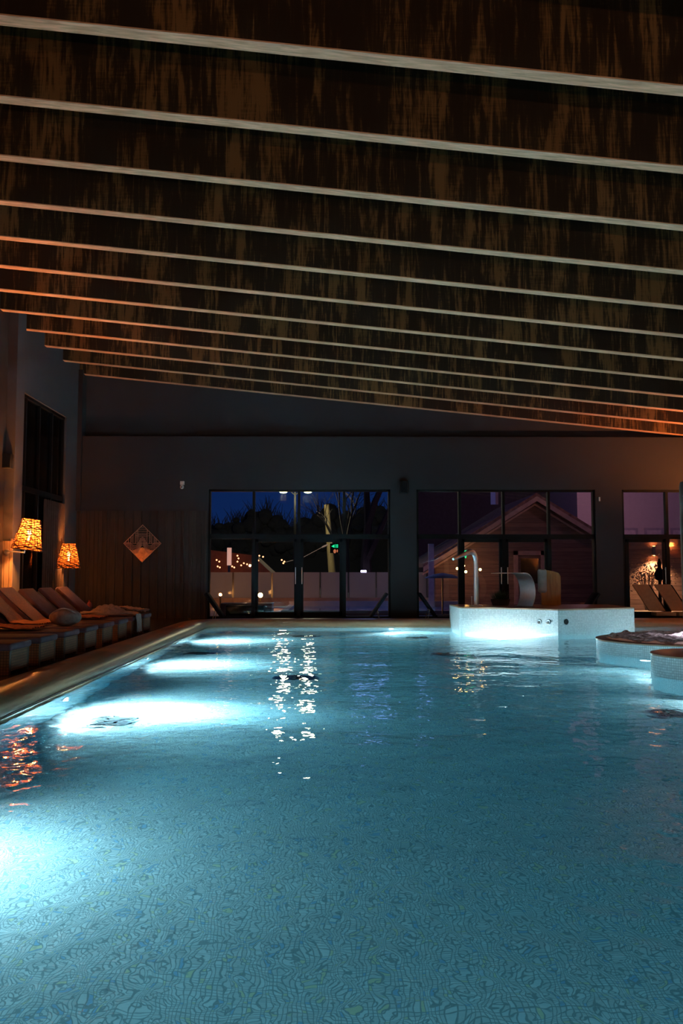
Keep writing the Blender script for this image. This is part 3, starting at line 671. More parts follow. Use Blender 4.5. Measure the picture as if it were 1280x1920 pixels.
# ------------------------------------------------------------------ loungers on the left deck
def make_lounger(name, cush, wick=True, lift=42):
    """foot end at x=0, head end at x=-2, 0.7 wide along y (0 .. -0.7)"""
    t = bpy.data.objects.new(name, None); C.objects.link(t)
    b = MB()
    b.box(-1.95, -.02, -.69, -.65, .16, .30); b.box(-1.95, -.02, -.05, -.01, .16, .30); b.box(-.05, -.01, -.69, -.01, .17, .30); b.box(-1.97, -1.93, -.69, -.01, .16, .30)
    b.build('frame', WICK, t)
    for x in (-.26, -1.97):
        for y in (-.7, -.07):
            MB().rbox(x, x + .26, y, y + .07, 0, .30, .006, 1).build('leg', WICK, t)
    MB().box(-.02, 0, -.63, -.07, .05, .30).build('end_panel', WICKY, t)
    MB().rbox(-1.28, .03, -.71, .01, .30, .39, .03, 3).build('seat_cushion', cush, t)
    M = Matrix.Translation((-1.22, 0, .36)) @ Matrix.Rotation(R(lift), 4, 'Y')
    MB().rbox(-.86, 0, -.69, -.01, -.03, .05, .025, 3, M=M).build('backrest_cushion', cush, t)
    b = MB()
    for y in (-.66, -.04): b.tube([(-.84, y, -.045), (0, y, -.045)], .012, 6, M=M)
    for x in (-.82, -.5, -.2): b.tube([(x, -.66, -.045), (x, -.04, -.045)], .009, 6, M=M)
    b.build('backrest_frame', FRAME, t)
    b = MB(); e = M @ Vector((-.55, 0, -.05))
    b.tube([(e.x - .02, -.6, .29), (e.x, -.6, e.z), (e.x, -.1, e.z), (e.x - .02, -.1, .29)], .009, 6)
    b.build('prop', FRAME, t)
    return t
pl = make_lounger('sun_lounger', CUSH)
LAB = ['plum cushioned wicker sun lounger nearest the camera', 'plum cushioned wicker sun lounger, second nearest the camera', 'wicker sun lounger under a hanging red and orange towel',
       'wicker sun lounger carrying the round bag', 'wicker sun lounger with the bright orange towel over its backrest', 'wicker sun lounger between the bright orange towel and the heaped towels',
       'wicker sun lounger under the heap of crumpled towels', 'wicker sun lounger farthest from the camera']
loungers = []
for k in range(8):
    o = pl if k == 0 else copy_tree(pl)
    o.location = (-3.92, 11.3 + 1.075 * k, 0); tag(o, LAB[k], 'sun lounger', 'wicker loungers along the left deck'); loungers.append(o)

def sheet(name, path, y0, y1, m, label, thick=.012, wob=.012, nu=60, nv=24, seed=0, ed=.05, cat='towel', group='towels on the loungers'):
    rr = random.Random(seed); L = [0]
    for i in range(len(path) - 1): L.append(L[-1] + math.dist(path[i], path[i + 1]))
    def at(s):
        s *= L[-1]
        for i in range(len(path) - 1):
            if s <= L[i + 1] + 1e-9: q = (s - L[i]) / max(1e-9, L[i + 1] - L[i]); return [path[i][0] + (path[i + 1][0] - path[i][0]) * q, path[i][1] + (path[i + 1][1] - path[i][1]) * q]
        return list(path[-1])
    ph = [rr.uniform(0, 6) for _ in range(6)]
    def w(u, v): return abs(math.sin(v * 17 + ph[0] + 2 * math.sin(u * 5 + ph[1]))) * .5 + abs(math.sin(u * 13 + v * 7 + ph[2])) * .3 + .2 * math.sin(u * 31 + ph[3]) * math.sin(v * 29 + ph[4])
    b = MB()
    def f(u, v):
        x, z = at(u); y = y0 + (y1 - y0) * v + ed * .4 * math.sin(u * 9 + ph[5]); return (x + .3 * wob * w(v, u), y, z + wob * (w(u, v) + .6))
    def g(u, v): x, y, z = f(u, v); return (x, y, z - thick * .8)
    b.grid(nu, nv, f); b.grid(nu, nv, g)
    o = b.build(name, m); return tag(o, label, cat, group)
HX = -3.92
def back(s, off=.055): # point up the backrest at length s
    a = R(42); return (HX - 1.22 - s * math.cos(a) + off * math.sin(a), .36 + s * math.sin(a) + off * math.cos(a))
y4 = 11.3 + 1.075 * 4
sheet('towel', [back(.9, .0), back(.86, .07), back(.4), back(.02), (HX - 1.0, .40), (HX - .62, .395)], y4 - .68, y4 - .03, TOWO, 'bright orange lit towel spread over a raised lounger backrest', seed=1)
y3 = 11.3 + 1.075 * 3
sheet('towel', [back(.88, .0), back(.85, .08), back(.4, .07), back(.05, .07), (HX - 1.0, .41), (HX - .75, .405)], y3 - .66, y3 - .04, TOWO, 'folded ribbed orange towel on the lounger by the left edge', wob=.03, seed=2)
y2 = 11.3 + 1.075 * 2
sheet('towel', [back(.5, .06), back(.05, .06), (HX - .95, .41), (HX - .5, .40)], y2 - .66, y2 - .02, TOWR, 'dark red towel lying on a lounger seat at the left edge', wob=.035, seed=3)
y6 = 11.3 + 1.075 * 6
sheet('towel', [(HX - 1.1, .41), (HX - .5, .43), (HX - .1, .41), (HX + .045, .38), (HX + .07, .2), (HX + .08, .03)], y6 - .55, y6 - .1, TOWP, 'dusky towel draped over a lounger foot down to the deck', wob=.05, seed=4)
y5 = 11.3 + 1.075 * 5
sheet('towel', [(HX - 1.2, .41), (HX - .9, .42), (HX - .35, .40)], y5 - .66, y5 - .06, TOWR, 'red towel lying flat on the lounger before the towel heap', wob=.03, seed=6)
y7 = 11.3 + 1.075 * 7
sheet('towel', [(HX - .9, .41), (HX - .5, .47), (HX - .12, .41), (HX + .01, .4)], y7 - .6, y7 - .1, TOWP, 'dusky towel rumpled on the farthest lounger', wob=.06, seed=5)
b = MB(); rr = random.Random(9)
def heap(u, v):
    a = 2 * PI * v; r = 1 - u; x = .42 * r * math.cos(a); y = .26 * r * math.sin(a)
    h = .15 * (1 - r ** 2.2) + .035 * abs(math.sin(7 * x / .3 + 3 * y / .2)) * (1 - r * r) + .025 * math.sin(13 * y / .2 + 5 * x / .3) * (1 - r * r); return (x, y, h)
b.grid(24, 60, heap); hp = b.build('towel', TOWP); hp.location = (HX - .55, y6 - .35, .43); tag(hp, 'crumpled heap of dusky towel on top of a lounger seat', 'towel', 'towels on the loungers')
t = thing('beach_bag', 'round soft brown bag lying on a lounger foot', 'bag', (HX - .42, y3 - .36, .39))
MB().sphere((0, 0, .14), .15, 24, sc=(1.75, 1.3, .95)).build('bag_body', simple('bag_cloth', (.28, .16, .13), .9, var=.3, scale=14, bmp=.6), t)
MB().tube([(-.2 + .4 * i / 12, -.1, .2 + .09 * math.sin(PI * i / 12)) for i in range(13)], .012, 6).build('strap', TOWP, t)
p = P(166, 1145, 19.3)
t = thing('side_table', 'small dark side table behind the farthest lounger', 'table', (p.x, 19.35, 0)); MB().lathe([(1e-5, .43), (.2, .43), (.2, .45), (1e-5, .45)], 24).build('table_top', BLACK, t); MB().tube([(0, 0, .02), (0, 0, .43)], .02, 8).lathe([(1e-5, 0), (.14, 0), (.14, .02), (1e-5, .02)], 20).build('leg', BLACK, t)
vz = MB().lathe([(.02, 0), (.055, .01), (.07, .07), (.05, .13), (.022, .17), (.03, .2)], 20).build('glass_vase', simple('ruby_glass', (.3, .06, .04), .1)); vz.location = (p.x, 19.35, .45); tag(vz, 'small red glass vase on the side table', 'vase')

# loungers by the back windows
def low_lounger(px_top, flip, y, lb):
    """low reclining chair: a tilted back, a low seat and a prop; s=1 leans its back to the left"""
    s_ = -1 if flip else 1; z0 = .05; top = P(px_top, 1114, y)
    t = thing('low_sun_chair', lb, 'sun chair', (top.x + s_ * .44, y, 0), PI if flip else 0, 'low dark sun chairs along the far windows')
    M = Matrix.Translation((0, 0, z0)) @ Matrix.Rotation(R(55), 4, 'Y')
    MB().rbox(-.80, 0, -.3, .3, -.03, .04, .015, 2, M=M).build('backrest', LBLACK, t)
    MB().rbox(0, .62, -.3, .3, .03, .08, .015, 2).build('seat', LBLACK, t)
    e = M @ Vector((-.28, 0, -.03)); MB().tube([(e.x - .06, -.26, 0), (e.x, -.26, e.z), (e.x, .26, e.z), (e.x - .06, .26, 0)], .012, 6).build('prop', FRAME, t)
    MB().box(.02, .6, -.28, .28, 0, .03).build('frame', LBLACK, t)
low_lounger(388, False, 23.5, 'low dark sun chair leaning left before the first window')
low_lounger(724, True, 23.5, 'low dark sun chair leaning right before the first window')
low_lounger(786, False, 23.5, 'low dark sun chair before the left pane of the second window')
low_lounger(1117, True, 23.5, 'low dark sun chair behind the right end of the platform')
for px, lb in ((1226, 'tan sun lounger with raised back by the right window door'), (1268, 'tan sun lounger with raised back at the right edge')):
    y = 23.5; x = P(px, 1160, y).x; t = thing('sun_lounger', lb, 'sun lounger', (x, y, 0), 0, 'tan loungers by the right window')
    sh = .38
    def lean(u, v, o_=0): return (-.22 + .44 * u - .30 * (v - .2), -.10 + .42 * v + o_, .22 + .72 * v)
    vs = [lean(0, 0), lean(1, 0), lean(1, 1), lean(0, 1), lean(0, 0, .07), lean(1, 0, .07), lean(1, 1, .07), lean(0, 1, .07)]
    MB().add(vs, [(0, 1, 2, 3), (7, 6, 5, 4), (0, 4, 5, 1), (1, 5, 6, 2), (2, 6, 7, 3), (3, 7, 4, 0)]).build('backrest_cushion', CUSHB, t)
    vs = [(x_ - .08 * (i_ > 3), y_ + .02, z_ - .01) for i_, (x_, y_, z_) in enumerate([lean(1, 0), lean(1.12, 0), lean(1.12, 1), lean(1, 1), lean(1, 0, .08), lean(1.12, 0, .08), lean(1.12, 1, .08), lean(1, 1, .08)])]
    MB().add(vs, [(0, 1, 2, 3), (7, 6, 5, 4), (0, 4, 5, 1), (1, 5, 6, 2), (2, 6, 7, 3), (3, 7, 4, 0)]).build('backrest_frame', BLACK, t)
    MB().rbox(-.1, .45, -.42, -.02, .1, .2, .02, 2).build('seat_cushion', CUSHB, t)
    for x_ in (-.06, .38): MB().box(x_, x_ + .04, -.4, -.36, 0, .1).build('leg', BLACK, t)

# ------------------------------------------------------------------ things on the platform
p = P(893, 1139, 21.4); t = thing('water_spout', 'tall bent steel water spout on the left of the platform', 'water spout', (p.x, 21.4, PT + .012))
tip = P(851, 1049, 20.6); top = P(880, 1030, 21.2)
H = P(893, 1034, 21.4).z - PT
pts = [(0, 0, 0), (0, 0, .6), (0, 0, H - .42)]
for i in range(9):
    a = R(i * 150 / 8 * .8); pts.append((-.16 * (1 - math.cos(a)), -.12 * (1 - math.cos(a)), H - .26 + .24 * math.sin(a) * 1.0))
pts.append((tip.x - p.x, 20.75 - 21.4, tip.z - PT))
MB().tube(pts, [.068] * (len(pts) - 2) + [.06, .03], 20).build('pipe', CHROME, t, sharp=60)
MB().lathe([(1e-5, 0), (.16, 0), (.16, .012), (.09, .03), (.07, .035)], 28).build('flange', CHROME, t)
MB().tube([(-.12, -.02, .0), (-.12, -.02, .22)], .012, 8).sphere((-.12, -.02, .23), .02, 8).build('valve_stem', CHROME, t)

# waterfall blade
p = P(981, 1141, 21.0); t = thing('waterfall_spout', 'curved steel waterfall blade on the platform', 'waterfall', (p.x, 21.0, PT + .012))
dv = Vector((-.86, -.5, 0)).normalized(); wv_ = Vector((.5, -.86, 0)).normalized()
prof = []
for i in range(21):
    a = R(-52 + 142 * i / 20); prof.append((-.02 - .31 * math.cos(a) * 1.0 + .19, .46 + .46 * math.sin(a) + .0))
prof = [(s_, z_ - prof[0][1]) for s_, z_ in prof]; zt = prof[-1][1]
prof += [(prof[-1][0] + .1, zt + .0), (prof[-1][0] + .35, zt - .0), (prof[-1][0] + .62, zt - .01)]
wd = .27; b = MB()
for off, sg in ((0, 1), (.012, -1)):
    vs = []
    for i, (s_, z_) in enumerate(prof):
        q0 = prof[max(0, i - 1)]; q1 = prof[min(len(prof) - 1, i + 1)]; tn = Vector((q1[0] - q0[0], q1[1] - q0[1])).normalized(); nx, nz = -tn.y, tn.x
        for e in (-1, 1): c = dv * (s_ + nx * off) + wv_ * (wd * e); vs.append((c.x, c.y, z_ + nz * off))
    b.add(vs, [(2 * i, 2 * i + 1, 2 * i + 3, 2 * i + 2) for i in range(len(prof) - 1)], 0, True)
k = len(prof)
for e in (0, 1): b.f += [(2 * i + e, 2 * i + 2 + e, 2 * k + 2 * i + 2 + e, 2 * k + 2 * i + e) for i in range(k - 1)]
b.f += [(0, 1, 2 * k + 1, 2 * k), (2 * k - 2, 2 * k - 1, 4 * k - 1, 4 * k - 2)]; b.m = [0] * len(b.f); b.sm = [True] * len(b.f)
b.build('blade', CHROME, t, sharp=50)
c = dv * prof[0][0]; MB().box(-.05, .05, -wd - .03, wd + .03, 0, .02, M=Matrix.Translation((c.x, c.y, 0)) @ Matrix.Rotation(math.atan2(dv.y, dv.x), 4, 'Z')).build('base_plate', CHROMED, t)

# planter
p = P(938, 1138, 21.9); t = thing('potted_grass', 'low dark potted grass between spout and waterfall', 'plant', (p.x, 21.9, PT + .012))
MB().lathe([(1e-5, 0), (.2, 0), (.25, .16), (.23, .16), (.21, .13), (1e-5, .13)], 28).build('pot', POT, t)
b = MB(); rr = random.Random(3)
for i in range(260):
    a = rr.uniform(0, 2 * PI); L = rr.uniform(.16, .36); d_ = rr.uniform(.05, .9); r0 = rr.uniform(0, .18); x, y = r0 * math.cos(a), r0 * math.sin(a); w_ = .008
    q = [(x + d_ * L * s_ * math.cos(a), y + d_ * L * s_ * math.sin(a), .12 + L * (s_ * .95 - .45 * d_ * s_ * s_)) for s_ in (0, .5, 1)]
    nx, ny = -math.sin(a) * w_, math.cos(a) * w_
    b.add([(q[0][0] - nx, q[0][1] - ny, q[0][2]), (q[0][0] + nx, q[0][1] + ny, q[0][2]), (q[1][0] + nx, q[1][1] + ny, q[1][2]), (q[1][0] - nx, q[1][1] - ny, q[1][2]), q[2]], [(0, 1, 2, 3), (3, 2, 4)])
b.build('leaves', LEAF, t)
# amber slab with grey pad
p = P(1033, 1138, 22.2); t = thing('wooden_backboard', 'upright amber wooden board with a grey pad behind the waterfall', 'board', (p.x, 22.2, PT + .012))
b = MB()
pr = [(-.26, 0), (.24, 0), (.25, .5), (.25, .74), (.19, .83), (.06, .87), (-.1, .90), (-.2, .91), (-.26, .85)]
n_ = len(pr); b.add([(x, -.05, z) for x, z in pr] + [(x, .05, z) for x, z in pr], [tuple(range(n_)), tuple(range(2 * n_ - 1, n_ - 1, -1))] + [(i, (i + 1) % n_, n_ + (i + 1) % n_, n_ + i) for i in range(n_)])
b.build('board_body', AMBER, t); MB().box(-.02, 0.0, -.07, -.045, .05, .8).build('batten', AMBER, t)
MB().rbox(-.37, -.14, -.2, -.06, .32, .93, .06, 4).build('grey_pad', GREYC, t)['label'] = 'grey padded cushion strapped to the board'

# ------------------------------------------------------------------ outdoors
b = MB(); b.box(-40, 45, FY + .35, 140, -.4, -.05); o = struct(b.build('terrace', SNOW)); o.name = 'floor_terrace'
# outdoor pool
t = thing('outdoor_pool', 'dim blue outdoor pool beyond the first window', 'outdoor pool', (0, 0, 0))
b = MB(); b.box(-1.5, 5.0, 26.5, 26.7, -.05, .1); b.box(-1.5, 5.0, 31.8, 32.0, -.05, .22); b.box(-1.5, -1.3, 26.5, 32, -.05, .1); b.box(4.8, 5, 26.5, 32, -.05, .1); b.build('kerb', SNOW, t)
MB().box(-1.3, 4.8, 26.7, 31.8, -.04, -.02).build('basin_bottom', simple('blue_basin', (.05, .12, .32), .5), t)
MB().grid(60, 50, lambda u, v: (-1.3 + 6.1 * u, 26.7 + 5.1 * v, .03 + .006 * math.sin(9 * u * 6) * math.sin(17 * v * 5))).build('water_surface', simple('dim_blue_water', (.06, .12, .3), .08, bmp=.3, scale=5), t)
light('outdoor_pool_lamp', 'AREA', (2.0, 29, 2.8), 26, (.25, .4, 1), 2.5, (0, 0, 0))
# frosted fence panels
YF = 33.5; rr = random.Random(1); edges = [385, 437, 510, 560, 600, 653, 705, 760, 800]
for i in range(len(edges) - 1):
    a, c = P(edges[i], 1073, YF), P(edges[i + 1], 1073, YF); w_ = (c.x - a.x)
    t = thing('glass_screen', 'frosted glass screen outside, %s' % ['at the left edge of the first window', 'left of the door', 'behind the left door leaf', 'behind the door handles', 'behind the right door leaf', 'right of the door leaf', 'in the right pane of the first window', 'between the first and second window'][i], 'glass screen', ((a.x + c.x) / 2, YF, .3), 0, 'frosted glass screens')
    MB().box(-w_ / 2 + .02, w_ / 2 - .02, -.008, .008, 0, a.z - .3).build('glass_sheet', FROST, t)
    for s_ in (-1, 1): MB().box(s_ * (w_ / 2 - .02) - .012, s_ * (w_ / 2 - .02) + .012, -.02, .02, 0, a.z - .32).build('post', CHROMED, t)
b = MB(); b.box(P(380, 1120, YF).x, P(805, 1120, YF).x, YF - .25, YF + .25, -.05, .3); o = b.build('fence_footing', STONE); tag(o, 'low stone footing under the frosted glass fence', 'kerb')
b = MB().box(-3.3, -1.75, 26.0, 26.9, -.05, .34); o = b.build('stone_bench', STONE); tag(o, 'low stone block on the terrace outside the left pane', 'block')
p = P(455, 1132, 25.2); o = MB().rbox(-.55, .55, -.25, .25, -.1, .28, .02, 1).build('bench', LBLACK); o.location = (X(455), 25.0, .05); tag(o, 'dark low bench just outside the first window', 'bench')
# lanterns
for px, py, y, e, r_, lb in ((413, 1115, 32, 9, .055, 'small orange lantern glowing behind the left pane'), (488, 1116, 31, 46, .085, 'bright orange lantern glowing behind the left door leaf')):
    p = P(px, py, y); t = thing('lantern', lb, 'lantern', (p.x, y, p.z), 0, 'orange lanterns on the terrace')
    MB().sphere((0, 0, 0), r_, 14).build('globe', LANT, t); MB().tube([(0, 0, -r_ * .9), (0, 0, -p.z - .04)], .03, 8).build('stake', BLACK, t)
    light('lantern_light', 'POINT', (p.x, y - .25, p.z), e, (1, .35, .08), .08)
# cylinder up/down lamp on wall, left
p = P(424, 1045, 33.2); t = thing('post_lamp', 'tall pinkish lamp post glowing up and down', 'lamp post', (p.x, 34.2, -.05))
MB().tube([(0, 0, 0), (0, 0, p.z + .3)], .05, 10).build('post', CHROMED, t); MB().tube([(0, 0, p.z - .25), (0, 0, p.z + .45)], .09, 12).build('lamp_head', emit('pink_glow', (1, .55, .42), .55), t)
# hill roofs with string lights
b = MB(); A = P(385, 1028, 44); B_ = P(530, 1083, 44); 
b.add([(A.x - 3, 44, 0), (B_.x + 2, 44, 0), (B_.x, 44, B_.z - .3), (A.x + 2.4, 44, A.z - .35), (A.x - 3, 44, A.z + .3), (A.x - 3, 48, 0), (B_.x + 2, 48, 0), (B_.x, 48, B_.z - .3), (A.x + 2.4, 48, A.z - .35), (A.x - 3, 48, A.z + .3)],
      [(0, 1, 2, 3, 4), (9, 8, 7, 6, 5), (4, 3, 8, 9), (3, 2, 7, 8), (2, 1, 6, 7)])
o = b.build('market_hut', simple('hut_wood', (.5, .22, .1), .8)); tag(o, 'low hut with a sloping roof and fairy lights outside the first window', 'hut')
light('hut_glow', 'POINT', (A.x + 1.2, 42.8, 1.8), 5, (1, .3, .08), .2)
fl = [(406, 1050), (411, 1053), (408, 1062), (412, 1064), (445, 1042), (447, 1047), (445, 1053), (435, 1062), (439, 1064), (452, 1060), (457, 1056), (463, 1058), (528, 1050), (533, 1053), (531, 1056), (486, 1042), (493, 1044), (484, 1051)]
pb = MB().sphere((0, 0, 0), .038, 8).build('fairy_light', FAIRY)
fairy = []
for i, (px, py) in enumerate(fl):
    o = pb if i == 0 else pb.copy()
    if i: C.objects.link(o)
    o.location = P(px, py, 42); tag(o, 'tiny orange fairy light outside the first window', 'fairy light', 'fairy lights outside the first window')
# street lamp, pole, trees
t = thing('street_lamp', 'double headed street lamp seen in the top of the first window', 'street lamp', (P(553, 921, 60).x, 60, -.05))
hz = P(553, 919, 60).z
MB().tube([(0, 0, 0), (0, 0, hz)], [.12, .07], 10).build('pole', BLACK, t)
for px in (531, 577):
    x_ = P(px, 921, 60).x - t.location.x; MB().tube([(0, 0, hz - .3), (x_ * .5, 0, hz + .05), (x_, 0, hz + .05)], .04, 8).build('arm', BLACK, t)
    MB().sphere((x_, 0, hz - .05), .28, 14, sc=(1, .7, .42)).build('lamp_head', LAMPY, t)
    light('street_light', 'POINT', (t.location.x + x_, 59.4, hz - .6), 420, (1, .9, .5), .3)
p0, p1 = P(612, 945, 64), P(624, 1076, 64)
t = thing('utility_pole', 'leaning wooden utility pole lit yellow beyond the fence', 'utility pole', (p1.x, 64, -.05))
MB().tube([(.05, 0, 0), (p0.x - p1.x, 0, p0.z)], [.3, .2], 12).build('pole', POLE, t)
q = P(616, 1020, 64); MB().tube([(q.x - p1.x - .5, 0, q.z - .2), (q.x - p1.x + .25, -.2, q.z + .12)], .07, 8).build('crossarm', TRIM, t)
MB().tube([(q.x - p1.x - .5, 0, q.z - .2), (q.x - p1.x - 2, 0, q.z - 1), (q.x - p1.x - 3.2, 0, q.z - 1.3)], .02, 6).build('wire', TRIM, t)
def sign_reflection(px, py, lb, orange=True):  # glowing shape standing in for an exit sign reflected in the glass
    p = P(px, py, 50); t = thing('exit_reflection', lb, 'sign_reflection', (p.x, 50, p.z), 0, 'stand-ins for sign reflections')
    t.scale = (.62, .62, .62); MB().box(-.42, .42, .05, .2, -.65 if orange else -.2, .25).build('housing', BLACK, t)
    if orange: MB().add([(-.3, 0, -.02), (0, 0, .16), (0, 0, -.16)], [(0, 1, 2)]).box(.1, .17, -.01, .01, -.15, .17).box(.24, .32, -.01, .01, -.15, .17).build('green_shape', GREEN, t)
    else: MB().add([(-.36, 0, -.1), (-.1, 0, .06), (.1, 0, .1), (.34, 0, .04), (.34, 0, -.08)], [(0, 1, 2, 3, 4)]).build('green_shape', GREEN, t)
    if orange: MB().sphere((.02, 0, -.48), .13, 12, sc=(1, .4, 1.5)).sphere((.26, 0, -.45), .06, 10, sc=(1, .4, 2.4)).build('orange_shape', ORNG, t)
sign_reflection(627, 1024, 'green and orange glow standing in for a sign reflection by the utility pole'); sign_reflection(688, 1039, 'small green glow standing in for a sign reflection in the right pane', False)
p = P(681, 1072, 45); o = MB().rbox(-.14, .16, -.08, .08, -.08, .08, .03, 2).build('cold_lamp', WHITEL); o.location = p; tag(o, 'pale violet lamp glowing just above the frosted fence', 'lamp')
def tree(name, px, y, h, lb, seed, n0=3, r=.3, lean=0, tw=7):
    rr = random.Random(seed); b = MB()
    def br(p, d, L, r, k):
        q = p + d * L; m_ = p + d * L * .5 + Vector((rr.uniform(-1, 1), rr.uniform(-1, 1), rr.uniform(-.5, .5))) * L * .06
        b.tube([p, m_, q], [r, r * .8, r * .6], 5 if k > 2 else 3, cap=False)
        if k <= 0: return
        for i in range(rr.choice((2, 3, 3))):
            nd = (d + Vector((rr.uniform(-1, 1), rr.uniform(-1, 1), rr.uniform(-.35, .6))) * .62).normalized(); br(q if i < 2 else m_, nd, L * rr.uniform(.62, .85), r * .58, k - 1)
    br(Vector((0, 0, 0)), Vector((lean, 0, 1)).normalized(), h * .3, r, n0)
    o = b.build(name, BARK); o.location = (P(px, 1075, y).x, y, -.05); tag(o, lb, 'tree', 'trees outside'); return o
tree('bare_tree', 690, 46, 13, 'large bare tree filling the right panes of the first window', 3, 6, .38)
tree('bare_tree', 650, 58, 10, 'bare tree behind the utility pole', 5, 6, .22)
#tree('bare_tree', 800, 40, 11, 'bare tree dark behind the left pane of the second window', 6, 6, .3)
b = MB(); rr = random.Random(2)
def skyline(px): return 984 + 7 * math.sin(px * .05) - (22 * math.exp(-((px - 505) / 26) ** 2)) - (14 if px > 600 else 0) + 6 * math.sin(px * .21)
for i in range(420):
    px = rr.uniform(350, 770); py = skyline(px) + rr.uniform(-3, 60); p = P(px, py, 75 + rr.uniform(-1, 1)); b.sphere(p, rr.uniform(.25, .85), 7, sc=(1, .6, rr.uniform(.8, 1.2)))
for i in range(700):
    px = rr.uniform(350, 770); p = P(px, skyline(px) + rr.uniform(-2, 14), 75); L = rr.uniform(.5, 1.6); a = rr.uniform(-.6, .6)
    b.tube([p, p + Vector((a * L * .5, 0, L * .6)), p + Vector((a * L, 0, L))], [.035, .025, .012], 3, cap=False)
b.box(P(345, 1000, 75).x, P(770, 1000, 75).x, 74.6, 75.4, 0, P(400, 1012, 75).z)
o = b.build('distant_treeline', HEDGE); tag(o, 'dark line of trees against the blue night sky', 'trees', kind='stuff')

# timber house
YH = 33.0
ap = P(1000, 934, YH); lw, rw = P(815, 1075, YH).x, P(1150, 1075, YH).x
sl = .62; zl = ap.z - (ap.x - lw) * sl; zr = ap.z - (rw - ap.x) * sl
t = thing('timber_house', 'timber gabled house outside the second window', 'house', (0, 0, 0))
b = MB(); pl_ = [(lw, -.05), (rw, -.05), (rw, zr), (ap.x, ap.z - .1), (lw, zl)]
b.add([(x, YH, z) for x, z in pl_] + [(x, YH + 7, z) for x, z in pl_], [(0, 1, 2, 3, 4), (9, 8, 7, 6, 5), (0, 4, 9, 5), (1, 6, 7, 2)])
b.build('plank_wall', PLANKH, t)
for s_, xe in ((-1, lw - .5), (1, rw + .6)):
    ze = ap.z - abs(xe - ap.x) * sl
    for nm, o1, o2, y0_, y1_, m_ in (('roof_slope', .02, .16, YH - .5, YH + 7.3, ROOFT), ('fascia_board', -.16, .03, YH - .55, YH - .48, TRIM), ('soffit_batten', -.30, -.22, YH - .2, YH - .12, TRIM)):
        vs = [(ap.x, y0_, ap.z + o1), (xe, y0_, ze + o1), (xe, y0_, ze + o2), (ap.x, y0_, ap.z + o2)]; vs += [(x, y1_, z) for x, _, z in vs]
        MB().add(vs, [(0, 1, 2, 3), (7, 6, 5, 4), (0, 4, 5, 1), (1, 5, 6, 2), (2, 6, 7, 3), (3, 7, 4, 0)]).build(nm, m_, t)
def rect(px0, px1, py0, py1, y=YH): a, c = P(px0, py0, y), P(px1, py1, y); return a.x, c.x, c.z, a.z
x0_, x1_, z0_, z1_ = rect(962, 1022, 1033, 1142)
f_ = MB(); wf_ = .16; f_.box(x0_, x0_ + wf_, YH - .1, YH, z0_, z1_); f_.box(x1_ - wf_, x1_, YH - .1, YH, z0_, z1_); f_.box(x0_, x1_, YH - .1, YH, z1_ - wf_, z1_)
f_ = f_.build('window_surround', TRIM, t); MB().box(x0_ + wf_, x1_ - wf_, YH - .05, YH - .005, z0_, z1_ - wf_).build('shutter', PLANKH, f_)
x2, x3, z2, z3 = rect(975, 1009, 1047, 1094); MB().box(x2, x3, YH - .07, YH - .05, z2, z3).build('dark_pane', DARKG, f_)
x2, x3, z2, z3 = rect(802, 813, 1020, 1160, 31.5); MB().box(x2, x3, 31.3, 31.5, -.05, z3).build('porch_post', TRIM, t)
# glowing spheres standing in for indoor lamps reflected in the window
for i, (px, py) in enumerate(((857, 1066), (869, 1061), (873, 1072), (895, 1063), (900, 1068))):
    o = MB().sphere((0, 0, 0), .045, 10).build('lamp_reflection', LANT); p = P(px, py, 31.9); o.location = p
    tag(o, 'small orange glow standing in for a lamp reflection beside the water spout', 'bulb', 'stand-ins for lamp reflections'); light('reflection_light', 'POINT', (p.x, p.y - .1, p.z), .5, (1, .35, .1), .04)
p = P(873, 1039, 31.9); o = MB().add([(-.12, 0, .12), (.14, 0, .16), (.05, 0, 0), (0, 0, -.16), (-.1, 0, -.04)], [(0, 1, 2, 3, 4)]).add([(-.12, .02, .12), (.14, .02, .16), (.05, .02, 0), (0, .02, -.16), (-.1, .02, -.04)], [(4, 3, 2, 1, 0)]).build('green_reflection', GREEN); o.location = p; tag(o, 'small green glow standing in for a sign reflection behind the spout bend', 'sign')  # flat glowing stand-in for the exit sign mirrored in the window
# parasol
p = P(829, 1081, 25.8); t = thing('parasol', 'small pale blue parasol on the terrace beyond the second window', 'parasol', (p.x, 25.8, -.05))
MB().lathe([(.55, p.z), (.5, p.z + .04), (.3, p.z + .11), (1e-5, p.z + .16)], 8).build('canopy', simple('blue_canvas', (.3, .38, .6), .8), t); MB().tube([(0, 0, 0), (0, 0, p.z + .1)], .025, 8).build('pole', CHROMED, t); MB().lathe([(1e-5, 0), (.25, 0), (.25, .06), (1e-5, .07)], 20).build('base', BLACK, t)
# pale house behind
YB = 44.0
t = thing('pale_house', 'pale plastered house behind the timber house at the right', 'house', (0, 0, 0))
xa = P(1082, 960, YB).x; MB().box(xa, xa + 18, YB, YB + 5.5, -.05, 9.5).build('plaster_wall', PLAST, t)
for px0, px1, py0 in ((1164, 1195, 990), (1207, 1243, 990), (1256, 1290, 990)):
    x0_, x1_, z0_, z1_ = rect(px0, px1, py0, 1030, YB); f_ = MB().box(x0_, x1_, YB - .08, YB, z0_, z1_).build('house_window', TRIM, t); MB().box(x0_ + .12, x1_ - .12, YB - .1, YB - .08, z0_ + .1, z1_ - .12).build('window_panes', simple('pale_pane', (.7, .5, .55), .5), f_)
t = thing('red_house', 'dark house with a lit narrow window behind the timber roof', 'house', (0, 0, 0))
xa, xb = P(766, 960, 50).x, P(1092, 960, 50).x; MB().box(xa, xb, 50, 56, -.05, 9).build('plaster_wall', simple('plum_plaster', (.075, .055, .075), .8), t)
